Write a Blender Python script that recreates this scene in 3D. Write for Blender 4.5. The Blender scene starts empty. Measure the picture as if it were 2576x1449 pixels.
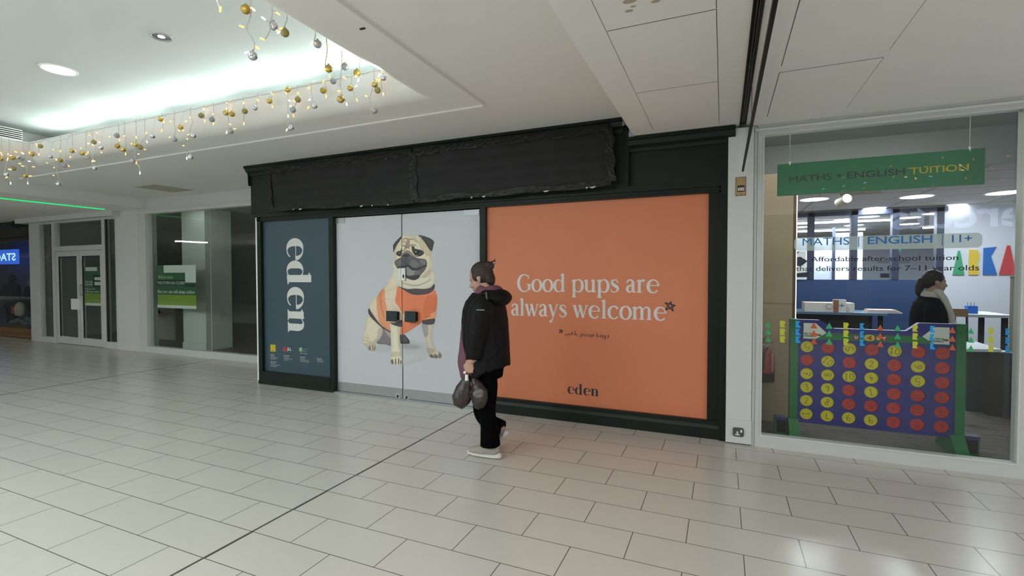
import bpy, bmesh, math, random
from mathutils import Vector, Matrix, noise
import numpy as np
from mathutils.geometry import delaunay_2d_cdt
random.seed(7)
PI = math.pi
SC = bpy.context.scene
COL = SC.collection
W_, H_ = 2576, 1449
FPX = 1222.6
YAW, PITCH, ROLL = math.radians(23.44), math.radians(-1.431), math.radians(-0.072)
EYE = Vector((0, 0, 1.54))

# ---------------------------------------------------------------- camera
cy, sy, cp, sp = math.cos(YAW), math.sin(YAW), math.cos(PITCH), math.sin(PITCH)
_f = Vector((-sy * cp, cy * cp, sp)); _r = Vector((cy, sy, 0)); _u = _r.cross(_f)
_c, _s = math.cos(ROLL), math.sin(ROLL)
CR, CU = _c * _r + _s * _u, -_s * _r + _c * _u
cam_d = bpy.data.cameras.new('camera'); cam = bpy.data.objects.new('camera', cam_d); COL.objects.link(cam)
cam_d.sensor_width = 36; cam_d.sensor_fit = 'HORIZONTAL'; cam_d.lens = FPX / W_ * 36
cam_d.clip_start = 0.05; cam_d.clip_end = 200
cam.matrix_world = Matrix(((CR.x, CU.x, -_f.x, EYE.x), (CR.y, CU.y, -_f.y, EYE.y), (CR.z, CU.z, -_f.z, EYE.z), (0, 0, 0, 1)))
SC.camera = cam

# ---------------------------------------------------------------- world, exposure
wd = bpy.data.worlds.new('mall_ambient'); SC.world = wd; wd.use_nodes = True
bgn = wd.node_tree.nodes['Background']; bgn.inputs[0].default_value = (0.86, 0.93, 1.0, 1); bgn.inputs[1].default_value = 0.7
vs = SC.view_settings
vs.view_transform = 'Standard'; vs.look = 'None'; vs.gamma = 1; vs.use_curve_mapping = False; vs.exposure = 0.40

# ---------------------------------------------------------------- area lights: mall lamps and added fill
def area(name, loc, aim, sx, sy, power, color=(1, 1, 1)):
    d = bpy.data.lights.new(name, 'AREA'); d.shape = 'RECTANGLE'; d.size = sx; d.size_y = sy; d.energy = power; d.color = color
    o = bpy.data.objects.new(name, d); COL.objects.link(o); o.location = loc
    o.rotation_euler = (Vector(aim) - Vector(loc)).to_track_quat('-Z', 'Y').to_euler()
    return o
COOL = (0.84, 1.0, 0.96)
# fluorescent battens lying on the hidden ledge round the ceiling recess
for k in range(5):
    area('cove_batten_light', (-7.75 + 1.22 * k, 3.62, 3.335), (-7.75 + 1.22 * k, 3.22, 3.50), 0.95, 0.04, 3.4, COOL)
for k in range(6):
    area('cove_batten_light', (-2.22, 2.9 - 1.22 * k, 3.345), (-2.68, 2.9 - 1.22 * k, 3.50), 0.04, 0.95, 3.4, COOL)
for k in range(5):
    area('cove_batten_light', (-8.68, 2.6 - 1.22 * k, 3.345), (-8.2, 2.6 - 1.22 * k, 3.50), 0.04, 0.95, 3.0, COOL)
# unseen fill lights added behind and beside the camera to brighten the mall
area('mall_fill_light', (-0.9, -1.3, 2.84), (-0.9, -1.3, 0), 1.6, 1.4, 62, (1.0, 0.97, 0.93))
area('mall_fill_light', (6.6, 0.6, 2.84), (6.2, 0.8, 0), 1.6, 4.0, 105, (1.0, 0.98, 0.95))
area('mall_fill_light', (-5.5, -2.2, 3.49), (-5.5, -2.2, 0), 5.0, 3.0, 190, COOL)
area('mall_fill_light', (-19.0, -0.2, 2.88), (-17.0, 0.4, 0), 1.1, 0.08, 9, COOL)
# unseen upward fill lights added behind the camera to brighten the ceiling
for x, p in ((-0.6, 46), (-6.0, 105), (-11.6, 160), (-15.5, 100), (4.5, 30)):
    area('ceiling_fill_light', (x, -2.9, 2.1), (x, -2.9, 5.0), 3.0, 0.3, p, (0.95, 1.0, 1.0))
area('mall_fill_light', (-4.6, -4.6, 3.9), (-4.4, -1.0, 0.6), 9.0, 2.0, 300, (1.0, 0.98, 0.95))  # added frontal fill for the shopfronts, out of view
area('window_fill_light', (1.15, 5.25, 2.935), (1.1, 5.9, 0), 1.6, 0.15, 5, (1.0, 0.96, 0.9))  # hidden fill added above the window to brighten the tan wall
# closed shops: fill lights added out of sight behind the window heads
area('closed_shop_fill', (-8.6, 6.36, 2.86), (-8.6, 7.6, 0), 3.0, 0.08, 2.0, (0.92, 1.0, 0.95))
area('closed_shop_fill', (-13.0, 6.34, 2.86), (-12.6, 7.4, 0), 1.6, 0.08, 2.4, (1.0, 0.98, 0.92))
area('corner_shop_light', (-17.0, 6.62, 2.72), (-17.0, 7.4, 0), 1.8, 0.1, 5, (0.85, 0.92, 1.0))

# ---------------------------------------------------------------- helpers
def ray(px, py):
    return CR * ((px - W_ / 2) / FPX) - CU * ((py - H_ / 2) / FPX) + _f
def atY(px, py, y):
    d = ray(px, py); return EYE + d * (y / d.y)
def atX(px, py, x):
    d = ray(px, py); return EYE + d * (x / d.x)
def atZ(px, py, z):
    d = ray(px, py); return EYE + d * ((z - EYE.z) / d.z)

def lin(c):
    return tuple((v / 255 / 12.92) if v / 255 <= 0.04045 else ((v / 255 + 0.055) / 1.055) ** 2.4 for v in c)
MATS = {}
def mat(name, rgb, rough=0.5, metal=0.0, spec=0.5, var=0.0, vscale=6.0, emit=None, estr=0.0, bump=0.0, coat=0.0):
    """procedural principled material; rgb is the LINEAR albedo"""
    if name in MATS: return MATS[name]
    m = bpy.data.materials.new(name); m.use_nodes = True
    nt = m.node_tree; b = nt.nodes['Principled BSDF']
    b.inputs['Base Color'].default_value = (*rgb, 1); b.inputs['Roughness'].default_value = rough
    b.inputs['Metallic'].default_value = metal; b.inputs['Specular IOR Level'].default_value = spec
    if coat: b.inputs['Coat Weight'].default_value = coat
    if emit: b.inputs['Emission Color'].default_value = (*emit, 1); b.inputs['Emission Strength'].default_value = estr
    if var or bump:
        tc = nt.nodes.new('ShaderNodeTexCoord'); n = nt.nodes.new('ShaderNodeTexNoise'); n.inputs['Scale'].default_value = vscale; n.inputs['Detail'].default_value = 5
        nt.links.new(tc.outputs['Object'], n.inputs['Vector'])
        if var:
            mx = nt.nodes.new('ShaderNodeMix'); mx.data_type = 'RGBA'
            mx.inputs[6].default_value = (*[max(0, c * (1 - var)) for c in rgb], 1); mx.inputs[7].default_value = (*[min(1, c * (1 + var)) for c in rgb], 1)
            nt.links.new(n.outputs['Fac'], mx.inputs[0]); nt.links.new(mx.outputs[2], b.inputs['Base Color'])
        if bump:
            bp = nt.nodes.new('ShaderNodeBump'); bp.inputs['Strength'].default_value = bump; bp.inputs['Distance'].default_value = 0.01
            nt.links.new(n.outputs['Fac'], bp.inputs['Height']); nt.links.new(bp.outputs[0], b.inputs['Normal'])
    MATS[name] = m; return m
def emat(name, rgb, s):
    if name in MATS: return MATS[name]
    m = bpy.data.materials.new(name); m.use_nodes = True; nt = m.node_tree
    nt.nodes.remove(nt.nodes['Principled BSDF']); e = nt.nodes.new('ShaderNodeEmission')
    e.inputs[0].default_value = (*rgb, 1); e.inputs[1].default_value = s
    nt.links.new(e.outputs[0], nt.nodes['Material Output'].inputs[0]); MATS[name] = m; return m
def glassmat(name, tint=(0.96, 0.99, 0.97), boost=1.0):
    if name in MATS: return MATS[name]
    m = bpy.data.materials.new(name); m.use_nodes = True; nt = m.node_tree
    nt.nodes.remove(nt.nodes['Principled BSDF'])
    t = nt.nodes.new('ShaderNodeBsdfTransparent'); t.inputs[0].default_value = (*tint, 1)
    g = nt.nodes.new('ShaderNodeBsdfGlossy'); g.inputs['Roughness'].default_value = 0.005; g.inputs[0].default_value = (1, 1, 1, 1)
    fr = nt.nodes.new('ShaderNodeLayerWeight'); fr.inputs[0].default_value = 0.5
    pw = nt.nodes.new('ShaderNodeMath'); pw.operation = 'POWER'; pw.inputs[1].default_value = 5
    mu = nt.nodes.new('ShaderNodeMath'); mu.operation = 'MULTIPLY_ADD'; mu.inputs[1].default_value = 0.95; mu.inputs[2].default_value = 0.034 * boost; mu.use_clamp = True
    mx = nt.nodes.new('ShaderNodeMixShader')
    nt.links.new(fr.outputs['Facing'], pw.inputs[0]); nt.links.new(pw.outputs[0], mu.inputs[0]); nt.links.new(mu.outputs[0], mx.inputs[0])
    nt.links.new(t.outputs[0], mx.inputs[1]); nt.links.new(g.outputs[0], mx.inputs[2])
    nt.links.new(mx.outputs[0], nt.nodes['Material Output'].inputs[0]); MATS[name] = m; return m

class MB:
    def __init__(s): s.v = []; s.f = []
    def add(s, vs, fs):
        o = len(s.v); s.v += [tuple(v) for v in vs]; s.f += [tuple(i + o for i in f) for f in fs]; return s
    def box(s, x0, x1, y0, y1, z0, z1):
        if x0 > x1: x0, x1 = x1, x0
        if y0 > y1: y0, y1 = y1, y0
        if z0 > z1: z0, z1 = z1, z0
        return s.add([(x0, y0, z0), (x1, y0, z0), (x1, y1, z0), (x0, y1, z0), (x0, y0, z1), (x1, y0, z1), (x1, y1, z1), (x0, y1, z1)],
                     [(3, 2, 1, 0), (4, 5, 6, 7), (0, 1, 5, 4), (1, 2, 6, 5), (2, 3, 7, 6), (3, 0, 4, 7)])
    def prism(s, poly, axis, a, b):
        """poly: 2D points; axis 'x': poly in (y,z); 'y': (x,z); 'z': (x,y)"""
        n = len(poly)
        def mk(p, t):
            return (t, p[0], p[1]) if axis == 'x' else ((p[0], t, p[1]) if axis == 'y' else (p[0], p[1], t))
        vs = [mk(p, a) for p in poly] + [mk(p, b) for p in poly]
        return s.add(vs, [tuple(range(n))[::-1], tuple(range(n, 2 * n))] + [(i, (i + 1) % n, n + (i + 1) % n, n + i) for i in range(n)])
    def cyl(s, p0, p1, r0, r1=None, n=16, cap=True):
        return s.loft([(*p0, r0, r0), (*p1, r1 if r1 is not None else r0, r1 if r1 is not None else r0)], n=n, cap=cap)
    def loft(s, rows, ref=None, n=16, cap=True):
        """rows: (x,y,z,ra,rb); ra along ref direction, rb across"""
        P = [Vector(r[:3]) for r in rows]; vs = []; prev = None
        for i, r in enumerate(rows):
            t = (P[min(i + 1, len(P) - 1)] - P[max(i - 1, 0)]).normalized()
            if ref is not None: a = Vector(ref)
            elif prev is not None: a = prev
            else: a = Vector((1, 0, 0)) if abs(t.x) < 0.8 else Vector((0, 1, 0))
            a = (a - t * a.dot(t)).normalized(); b = t.cross(a); prev = a
            for k in range(n):
                an = 2 * PI * k / n; vs.append(P[i] + a * (r[3] * math.cos(an)) + b * (r[4] * math.sin(an)))
        fs = [(i * n + k, i * n + (k + 1) % n, (i + 1) * n + (k + 1) % n, (i + 1) * n + k) for i in range(len(rows) - 1) for k in range(n)]
        if cap: fs += [tuple(range(n))[::-1], tuple(range((len(rows) - 1) * n, len(rows) * n))]
        return s.add(vs, fs)
    def tube(s, pts, r, n=6):
        return s.loft([(*p, r, r) for p in pts], n=n)
    def ell(s, c, rx, ry, rz, n=16, m=10, M=None):
        vs = []; fs = []
        for i in range(m + 1):
            t = PI * i / m
            for k in range(n):
                a = 2 * PI * k / n; v = Vector((rx * math.sin(t) * math.cos(a), ry * math.sin(t) * math.sin(a), rz * math.cos(t)))
                if M is not None: v = M @ v
                vs.append(v + Vector(c))
        for i in range(m):
            for k in range(n):
                fs.append((i * n + k, (i + 1) * n + k, (i + 1) * n + (k + 1) % n, i * n + (k + 1) % n))
        return s.add(vs, fs)
    def xf(s, M):
        s.v = [tuple(M @ Vector(v)) for v in s.v]; return s
    def build(s, name, m, parent=None, smooth=False, weld=False):
        me = bpy.data.meshes.new(name); me.from_pydata(s.v, [], s.f)
        if weld or smooth:
            bm = bmesh.new(); bm.from_mesh(me); bmesh.ops.remove_doubles(bm, verts=bm.verts, dist=1e-5)
            if weld: bmesh.ops.recalc_face_normals(bm, faces=bm.faces)
            bm.to_mesh(me); bm.free()
        me.update(); me.materials.append(m)
        if smooth:
            for p in me.polygons: p.use_smooth = True
        return link(name, me, parent)
def link(name, me, parent=None):
    o = bpy.data.objects.new(name, me); COL.objects.link(o)
    if parent is not None: adopt(o, parent)
    return o
def origin(o):
    v = o.location.copy()
    if o.parent is not None: v = v + o.matrix_parent_inverse.translation + origin(o.parent)
    return v
def adopt(o, parent):
    o.parent = parent; o.matrix_parent_inverse = Matrix.Translation(-origin(parent))
def tag(o, label=None, cat=None, group=None, kind=None):
    if label: o['label'] = label
    if cat: o['category'] = cat
    if group: o['group'] = group
    if kind: o['kind'] = kind
    return o
def thing(name, label, cat, loc=(0, 0, 0), group=None):
    o = bpy.data.objects.new(name, None); COL.objects.link(o); o.location = loc; o.empty_display_size = 0.1
    return tag(o, label, cat, group)
def struct(o): o['kind'] = 'structure'; return o

def crom(pts, closed=False, sub=6):
    """catmull-rom through tuples of any length"""
    n = len(pts); out = []
    idx = range(n) if closed else range(n - 1)
    for i in idx:
        if closed: p0, p1, p2, p3 = pts[(i - 1) % n], pts[i], pts[(i + 1) % n], pts[(i + 2) % n]
        else: p0, p1, p2, p3 = pts[max(i - 1, 0)], pts[i], pts[i + 1], pts[min(i + 2, n - 1)]
        for k in range(sub):
            t = k / sub
            out.append(tuple(0.5 * (2 * b + (c - a) * t + (2 * a - 5 * b + 4 * c - d) * t * t + (3 * b - a - 3 * c + d) * t ** 3) for a, b, c, d in zip(p0, p1, p2, p3)))
    if not closed: out.append(tuple(pts[-1]))
    return out
def ribbon(pts, closed=False, sub=7, smooth=True):
    """(x,y,w) centre line -> list of 2D quads"""
    P = crom(pts, closed, sub) if smooth else list(pts)
    n = len(P); L = []; R = []
    for i in range(n):
        a = P[(i - 1) % n] if closed else P[max(i - 1, 0)]; b = P[(i + 1) % n] if closed else P[min(i + 1, n - 1)]
        dx, dy = b[0] - a[0], b[1] - a[1]; l = math.hypot(dx, dy) or 1; nx, ny = -dy / l, dx / l; w = P[i][2] / 2
        L.append((P[i][0] + nx * w, P[i][1] + ny * w)); R.append((P[i][0] - nx * w, P[i][1] - ny * w))
    return [q for i in (range(n) if closed else range(n - 1)) for q in ([L[i], R[i], R[(i + 1) % n]], [L[i], R[(i + 1) % n], L[(i + 1) % n]])]
def flat(polys, fn, mb=None, union=False):
    """2D polygons -> flat faces through fn(x,y)->3D"""
    mb = mb or MB()
    if union and len(polys) > 1:
        k = 1.0 / max(1e-9, max(abs(c) for p in polys for q in p for c in q))
        vs = []; fs = []
        for p in polys:
            if sum(p[i][0] * p[(i + 1) % len(p)][1] - p[(i + 1) % len(p)][0] * p[i][1] for i in range(len(p))) < 0: p = p[::-1]
            o = len(vs); vs += [Vector((q[0] * k, q[1] * k)) for q in p]; fs.append(list(range(o, o + len(p))))
        ov, _e, of, _ov, _oe, src = delaunay_2d_cdt(vs, [], fs, 0, 1e-7)
        mb.add([fn(v.x / k, v.y / k) for v in ov], [tuple(f) for f, q in zip(of, src) if q])
        return mb
    for p in polys: mb.add([fn(*q) for q in p], [tuple(range(len(p)))])
    return mb
def remesh(mbs, name, m, voxel, parent=None, smooth=2, wr=0.0, ws=(9, 9, 5)):
    """join closed overlapping shells into one continuous skin"""
    q = MB()
    for b in mbs: q.add(b.v, b.f)
    me = bpy.data.meshes.new(name); me.from_pydata(q.v, [], q.f); me.update()
    o = bpy.data.objects.new('tmp', me); COL.objects.link(o)
    r = o.modifiers.new('r', 'REMESH'); r.mode = 'VOXEL'; r.voxel_size = voxel; r.use_smooth_shade = True
    if smooth: sm = o.modifiers.new('s', 'SMOOTH'); sm.factor = 0.5; sm.iterations = smooth
    dg = bpy.context.evaluated_depsgraph_get(); nm = bpy.data.meshes.new_from_object(o.evaluated_get(dg)); nm.name = name
    bpy.data.objects.remove(o); bpy.data.meshes.remove(me)
    if wr:
        nn = [v.normal.copy() for v in nm.vertices]
        for v, n in zip(nm.vertices, nn):
            q = Vector((v.co.x * ws[0], v.co.y * ws[1], v.co.z * ws[2]))
            v.co += n * wr * max(0, 1 - 1.6 * abs(n.z)) * (noise.noise(q) + .55 * (1 - 2 * abs(noise.noise(q * 2.1 + Vector((3, 1, 7))))))
    nm.materials.clear(); nm.materials.append(m)
    for p in nm.polygons: p.use_smooth = True
    return link(name, nm, parent)
def text2d(body, bold=0.0, spacing=1.0):
    """built-in sans lettering -> 2D polygons (unit em), bounds"""
    c = bpy.data.curves.new('t', 'FONT'); c.body = body; c.space_character = spacing; c.offset = bold; c.resolution_u = 4
    o = bpy.data.objects.new('t', c); COL.objects.link(o)
    dg = bpy.context.evaluated_depsgraph_get(); me = bpy.data.meshes.new_from_object(o.evaluated_get(dg))
    polys = [[tuple(me.vertices[i].co[:2]) for i in p.vertices] for p in me.polygons]
    bpy.data.objects.remove(o); bpy.data.curves.remove(c); bpy.data.meshes.remove(me)
    xs = [q[0] for p in polys for q in p]; ys = [q[1] for p in polys for q in p]
    return polys, (min(xs), max(xs), min(ys), max(ys))
def fit(polys, x0, x1, y0, y1, cap=None):
    """scale 2D polygons into a rectangle (cap: y extent of source that maps to y0..y1)"""
    xs = [q[0] for p in polys for q in p]; ys = [q[1] for p in polys for q in p]
    a, b = min(xs), max(xs); c, d = cap if cap else (min(ys), max(ys))
    return [[(x0 + (q[0] - a) / (b - a) * (x1 - x0), y0 + (q[1] - c) / (d - c) * (y1 - y0)) for q in p] for p in polys]
def onplane(y): return lambda a, b: (a, y, b)
# ================================================================ materials of the shell
M_CEIL = mat('ceiling_paint', (0.82, 0.81, 0.785), 0.75, var=0.03, vscale=1.5)
M_RAISED = mat('recess_paint', (0.72, 0.76, 0.76), 0.7)
M_WHITE = mat('white_paint', (0.66, 0.67, 0.67), 0.45, var=0.03, vscale=3)
M_FRAME = mat('white_frame_paint', (0.60, 0.615, 0.60), 0.4, var=0.05, vscale=4)
M_LIGHT = mat('light_trim_paint', (0.88, 0.88, 0.86), 0.5)
M_DARKSEAM = mat('dark_seam', (0.03, 0.03, 0.03), 0.8)
M_GREEN = mat('dark_green_paint', (0.0105, 0.0165, 0.0125), 0.42, spec=0.22, var=0.15, vscale=5)
M_STEEL = mat('brushed_steel', (0.42, 0.44, 0.45), 0.42, metal=0.7, var=0.05, vscale=30)
M_BLACK = mat('black_paint', (0.006, 0.006, 0.0065), 0.5, spec=0.25)
M_GLASS = glassmat('shop_glass')
M_GLASSD = glassmat('smoked_baffle_glass', (0.80, 0.84, 0.82))

def floor_mat():
    m = bpy.data.materials.new('porcelain_floor_tiles'); m.use_nodes = True; nt = m.node_tree; b = nt.nodes['Principled BSDF']
    tc = nt.nodes.new('ShaderNodeTexCoord'); mp = nt.nodes.new('ShaderNodeMapping'); mp.inputs['Location'].default_value = (-0.4185, -0.232, 0)
    br = nt.nodes.new('ShaderNodeTexBrick'); br.offset = 0.5; br.offset_frequency = 2; br.squash = 1
    br.inputs['Color1'].default_value = (0.545, 0.525, 0.478, 1); br.inputs['Color2'].default_value = (0.57, 0.548, 0.498, 1); br.inputs['Mortar'].default_value = (0.11, 0.10, 0.09, 1)
    br.inputs['Scale'].default_value = 1; br.inputs['Mortar Size'].default_value = 0.0028; br.inputs['Mortar Smooth'].default_value = 0.15
    br.inputs['Brick Width'].default_value = 0.6; br.inputs['Row Height'].default_value = 0.3; br.inputs['Bias'].default_value = 0
    n = nt.nodes.new('ShaderNodeTexNoise'); n.inputs['Scale'].default_value = 9; n.inputs['Detail'].default_value = 8
    n2 = nt.nodes.new('ShaderNodeTexNoise'); n2.inputs['Scale'].default_value = 160; n2.inputs['Detail'].default_value = 2
    rp = nt.nodes.new('ShaderNodeMapRange'); rp.inputs['To Min'].default_value = 0.975; rp.inputs['To Max'].default_value = 1.025
    rp2 = nt.nodes.new('ShaderNodeMapRange'); rp2.inputs['To Min'].default_value = 0.94; rp2.inputs['To Max'].default_value = 1.05
    mm = nt.nodes.new('ShaderNodeMath'); mm.operation = 'MULTIPLY'
    mx = nt.nodes.new('ShaderNodeMix'); mx.data_type = 'RGBA'; mx.blend_type = 'MULTIPLY'; mx.inputs[0].default_value = 1
    L = nt.links.new
    L(tc.outputs['Object'], mp.inputs[0]); L(mp.outputs[0], br.inputs['Vector']); L(tc.outputs['Object'], n.inputs['Vector']); L(tc.outputs['Object'], n2.inputs['Vector'])
    L(n.outputs['Fac'], rp.inputs['Value']); L(n2.outputs['Fac'], rp2.inputs['Value']); L(rp.outputs[0], mm.inputs[0]); L(rp2.outputs[0], mm.inputs[1])
    L(br.outputs['Color'], mx.inputs[6]); L(mm.outputs[0], mx.inputs[7]); L(mx.outputs[2], b.inputs['Base Color'])
    rr = nt.nodes.new('ShaderNodeMapRange'); rr.inputs['To Min'].default_value = 0.22; rr.inputs['To Max'].default_value = 0.27
    L(n.outputs['Fac'], rr.inputs['Value']); L(rr.outputs[0], b.inputs['Roughness']); b.inputs['Specular IOR Level'].default_value = 0.5
    bp = nt.nodes.new('ShaderNodeBump'); bp.inputs['Strength'].default_value = 0.25; bp.inputs['Distance'].default_value = 0.002; bp.invert = True
    L(br.outputs['Fac'], bp.inputs['Height']); L(bp.outputs[0], b.inputs['Normal'])
    return m
struct(MB().box(-95, 9, -12, 20, -0.1, 0).build('floor', floor_mat()))
M_JOINT = mat('expansion_joint_strip', (0.07, 0.068, 0.06), 0.5)
struct(MB().box(-2.597, -2.583, -10, 4.93, 0, 0.0012).build('trim_1', M_JOINT))
struct(MB().box(-8.612, -8.592, -10, 6.05, 0, 0.0012).build('trim_2', M_JOINT))

# ================================================================ ceiling with the lit recess
ZI, ZO, RB = 3.060, 3.085, 0.216
XL, XR, YB, YF = -8.616, -2.27, -5.2, 3.60
mb = MB()
def zrect(x0, x1, y0, y1, z): mb.add([(x0, y0, z), (x1, y0, z), (x1, y1, z), (x0, y1, z)], [(3, 2, 1, 0)])
SX, SY, SXL = -1.97, 3.90, -10.0
zrect(SX, -0.9, -5.5, 6.2, ZO); zrect(-10.66, SX, SY, 6.2, ZO); zrect(-10.66, SXL, -5.5, SY, ZO)
def loop(d, z): return [(XL + d, YB + d, z), (XR - d, YB + d, z), (XR - d, YF - d, z), (XL + d, YF - d, z)]
loops = [[(SXL, YB - .3, ZO), (SX, YB - .3, ZO), (SX, SY, ZO), (SXL, SY, ZO)], [(SXL, YB - .3, ZI), (SX, YB - .3, ZI), (SX, SY, ZI), (SXL, SY, ZI)], loop(0, ZI)]
for k in range(1, 25):
    t = PI / 2 * k / 24; loops.append(loop(RB * math.sin(t), ZI + RB * (1 - math.cos(t))))
zl = ZI + RB
loops += [loop(RB, zl + .008), loop(RB - .008, zl + .008), loop(RB - .008, zl + .016), loop(RB, zl + .016), loop(RB, zl + .030), loop(-0.20, zl + .030), loop(-0.20, 3.52)]
vs = [v for l in loops for v in l]
mb.add(vs, [(i * 4 + k, i * 4 + (k + 1) % 4, (i + 1) * 4 + (k + 1) % 4, (i + 1) * 4 + k) for i in range(len(loops) - 1) for k in range(4)])
ceil = mb.build('ceiling', M_CEIL)
for p in ceil.data.polygons: p.use_smooth = False
struct(ceil)
struct(MB().box(XL - .25, XR + .25, YB - .25, YF + .25, 3.52, 3.58).build('ceiling', M_RAISED))
struct(MB().box(SXL, SX - 0.002, SY, SY + 0.03, ZI - 0.012, ZO).build('trim_3', M_LIGHT))  # added bead, its lighter paint stands in for light on the groove edge
# lower ceiling on the far left with its step, and the bulkhead on the right
struct(MB().prism([(-46, 2.90), (-10.66, 2.90), (-10.66, 3.3), (-46, 3.3)], 'y', -5.5, 6.2).build('ceiling', M_CEIL))
bk = [(-0.912, 3.14), (-0.905, 3.085), (-0.885, 3.03), (-0.845, 2.96), (-0.80, 2.89), (0.127, 2.89), (0.127, 2.935), (0.162, 2.935), (0.162, 3.2), (-0.9, 3.2)]
struct(MB().prism([(0.162, 2.885), (0.30, 2.868), (5.2, 2.868), (5.2, 3.2), (0.162, 3.2)], 'y', -2.2, 4.899).build('ceiling', M_CEIL))
struct(MB().box(0.06, 0.40, 4.90, 5.0, 2.869, 3.2).build('wall_front', M_CEIL))
struct(MB().prism(bk, 'y', -2.2, 4.899).build('ceiling', M_CEIL))
# black shutter track let into the bulkhead
tr = thing('shutter_track', 'black twin slot shutter track running along the ceiling bulkhead', 'track', (0.1445, 1.5, 2.92))
MB().box(0.125, 0.164, -2.2, 4.92, 2.905, 2.93).build('channel', M_BLACK, tr)
for x in (0.1255, 0.143, 0.160):
    MB().box(x, x + 0.0045, -2.2, 4.92, 2.880, 2.925).build('rail', mat('track_edge', (0.10, 0.095, 0.07), 0.4, 0.5) if x == 0.143 else M_BLACK, tr)
bf = thing('glass_smoke_baffle', 'clear glass baffle with a black bottom rail hanging from the ceiling beside the tuition window', 'glass baffle', (0.155, 2.3, 2.47))
MB().box(0.152, 0.158, 0.2, 4.80, 2.47, 2.885).build('glass_pane', M_GLASSD, bf)
MB().box(0.147, 0.163, 0.2, 4.80, 2.462, 2.485).build('bottom_rail', M_BLACK, bf)
MB().box(0.1505, 0.1595, 3.30, 3.306, 2.485, 2.885).build('joint', M_DARKSEAM, bf)
# access panels in the ceilings: a dark gap and a slab
def access_panel(x0, x1, y0, y1, z, label, frame=True):
    t = thing('access_panel', label, 'access panel', ((x0 + x1) / 2, (y0 + y1) / 2, z), 'access panels in the ceiling')
    g = 0.0035
    m = MB().box(x0 - g, x0, y0, y1, z - 0.0012, z); m.box(x1, x1 + g, y0, y1, z - 0.0012, z); m.box(x0, x1, y0 - g, y0, z - .0012, z); m.box(x0, x1, y1, y1 + g, z - .0012, z)
    MB().box(x0, x1, y0, y1, z - 0.003, z - .0001).build('panel', M_CEIL, t); m.build('gap', M_DARKSEAM, t)
access_panel(-0.600, -0.043, 1.75, 2.695, 2.89, 'ceiling access panel with brown stains, nearest to the viewer on the bulkhead')
access_panel(-0.600, -0.043, 2.705, 3.688, 2.89, 'clean ceiling access panel in the middle of the bulkhead, beyond the stained one')
access_panel(-0.600, -0.043, 3.698, 4.700, 2.89, 'faint ceiling access panel on the bulkhead directly above the green fascia')
access_panel(0.331, 0.885, 3.648, 4.600, 2.868, 'outlined ceiling access panel just in front of the tuition window')
access_panel(0.331, 0.885, 2.66, 3.540, 2.868, 'faint larger ceiling access panel above the viewer, right of the glass baffle')
st = MB()
for k in range(9):
    a = random.uniform(0, 6.3); x, y = -0.33 + random.uniform(-.13, .12), 2.47 + random.uniform(-.07, .09); r = random.uniform(.008, .024)
    st.add([(x + r * 1.7 * math.cos(i), y + r * math.sin(i), 2.8862) for i in [j * PI / 5 for j in range(10)]], [tuple(range(9, -1, -1))])
so = st.build('ceiling_stain', mat('water_stain', (0.42, 0.36, 0.29), 0.9)); tag(so, 'brown water stains on the ceiling access panel nearest the viewer', 'stain', kind='stuff')
# diamond shaped hatch near the closed shop and small hook plate
h = [atZ(*p, ZO) for p in ((337, 470), (388, 464), (487, 478))]; h.append(h[2] + (h[0] - h[1]))
hb = MB().prism([(q.x, q.y) for q in h], 'z', ZO - 0.006, ZO)
tag(hb.build('ceiling_hatch', mat('hatch_cream', (0.47, 0.44, 0.36), 0.6)), 'cream ceiling hatch above the closed shop window', 'hatch')
p = atZ(912, 71, ZI); tag(MB().box(p.x - .018, p.x + .018, p.y - .007, p.y + .007, ZI - .006, ZI).build('ceiling_hook_plate', M_DARKSEAM), 'tiny dark plate on the ceiling between the lit recess and the groove', 'plate')
# louvre grille at the far end of the recess
gr = thing('air_grille', 'black and white louvred air grille at the far left end of the lit ceiling recess', 'grille', (-8.43, 1.5, 3.31))
MB().box(-8.47, -8.44, -2.0, 3.33, 3.31, 3.45).build('duct_back', M_BLACK, gr)
g = MB()
for k in range(6): g.box(-8.445, -8.415, -2.0, 3.33, 3.312 + .0255 * k, 3.322 + .0255 * k)
g.build('louvres', M_LIGHT, gr)
# downlights in the raised panel
def downlight(px, py, r, label, lens_r, s):
    c = atZ(px, py, 3.52); t = thing('recessed_downlight', label, 'downlight', tuple(c))
    ring = MB(); n = 32
    for k in range(n):
        a, b = 2 * PI * k / n, 2 * PI * (k + 1) / n
        for (r0, z0, r1, z1) in ((r * 1.16, 3.52, r * 1.13, 3.511), (r * 1.13, 3.511, r, 3.513), (r, 3.513, r * .96, 3.540)):
            ring.add([(c.x + r0 * math.cos(a), c.y + r0 * math.sin(a), z0), (c.x + r0 * math.cos(b), c.y + r0 * math.sin(b), z0), (c.x + r1 * math.cos(b), c.y + r1 * math.sin(b), z1), (c.x + r1 * math.cos(a), c.y + r1 * math.sin(a), z1)], [(0, 1, 2, 3)])
    ring.build('trim_ring', M_LIGHT if lens_r > .6 else M_STEEL, t, smooth=True)
    MB().cyl((c.x, c.y, 3.5165), (c.x, c.y, 3.5195), r * lens_r, n=32).build('lens', emat('downlight_glow', (0.93, 0.96, 1.0), s), t)
    if lens_r < .6: MB().cyl((c.x, c.y, 3.5185), (c.x, c.y, 3.5198), r * 0.98, n=32).build('reflector', mat('reflector', (0.5, 0.52, 0.55), 0.25, 0.8), t)
downlight(148, 175, 0.125, 'large round white recessed downlight, the brighter left one in the recess', 0.97, 9)
downlight(406, 92, 0.068, 'small round steel rimmed downlight with a bright centre, right of the large one', 0.36, 9)
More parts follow.
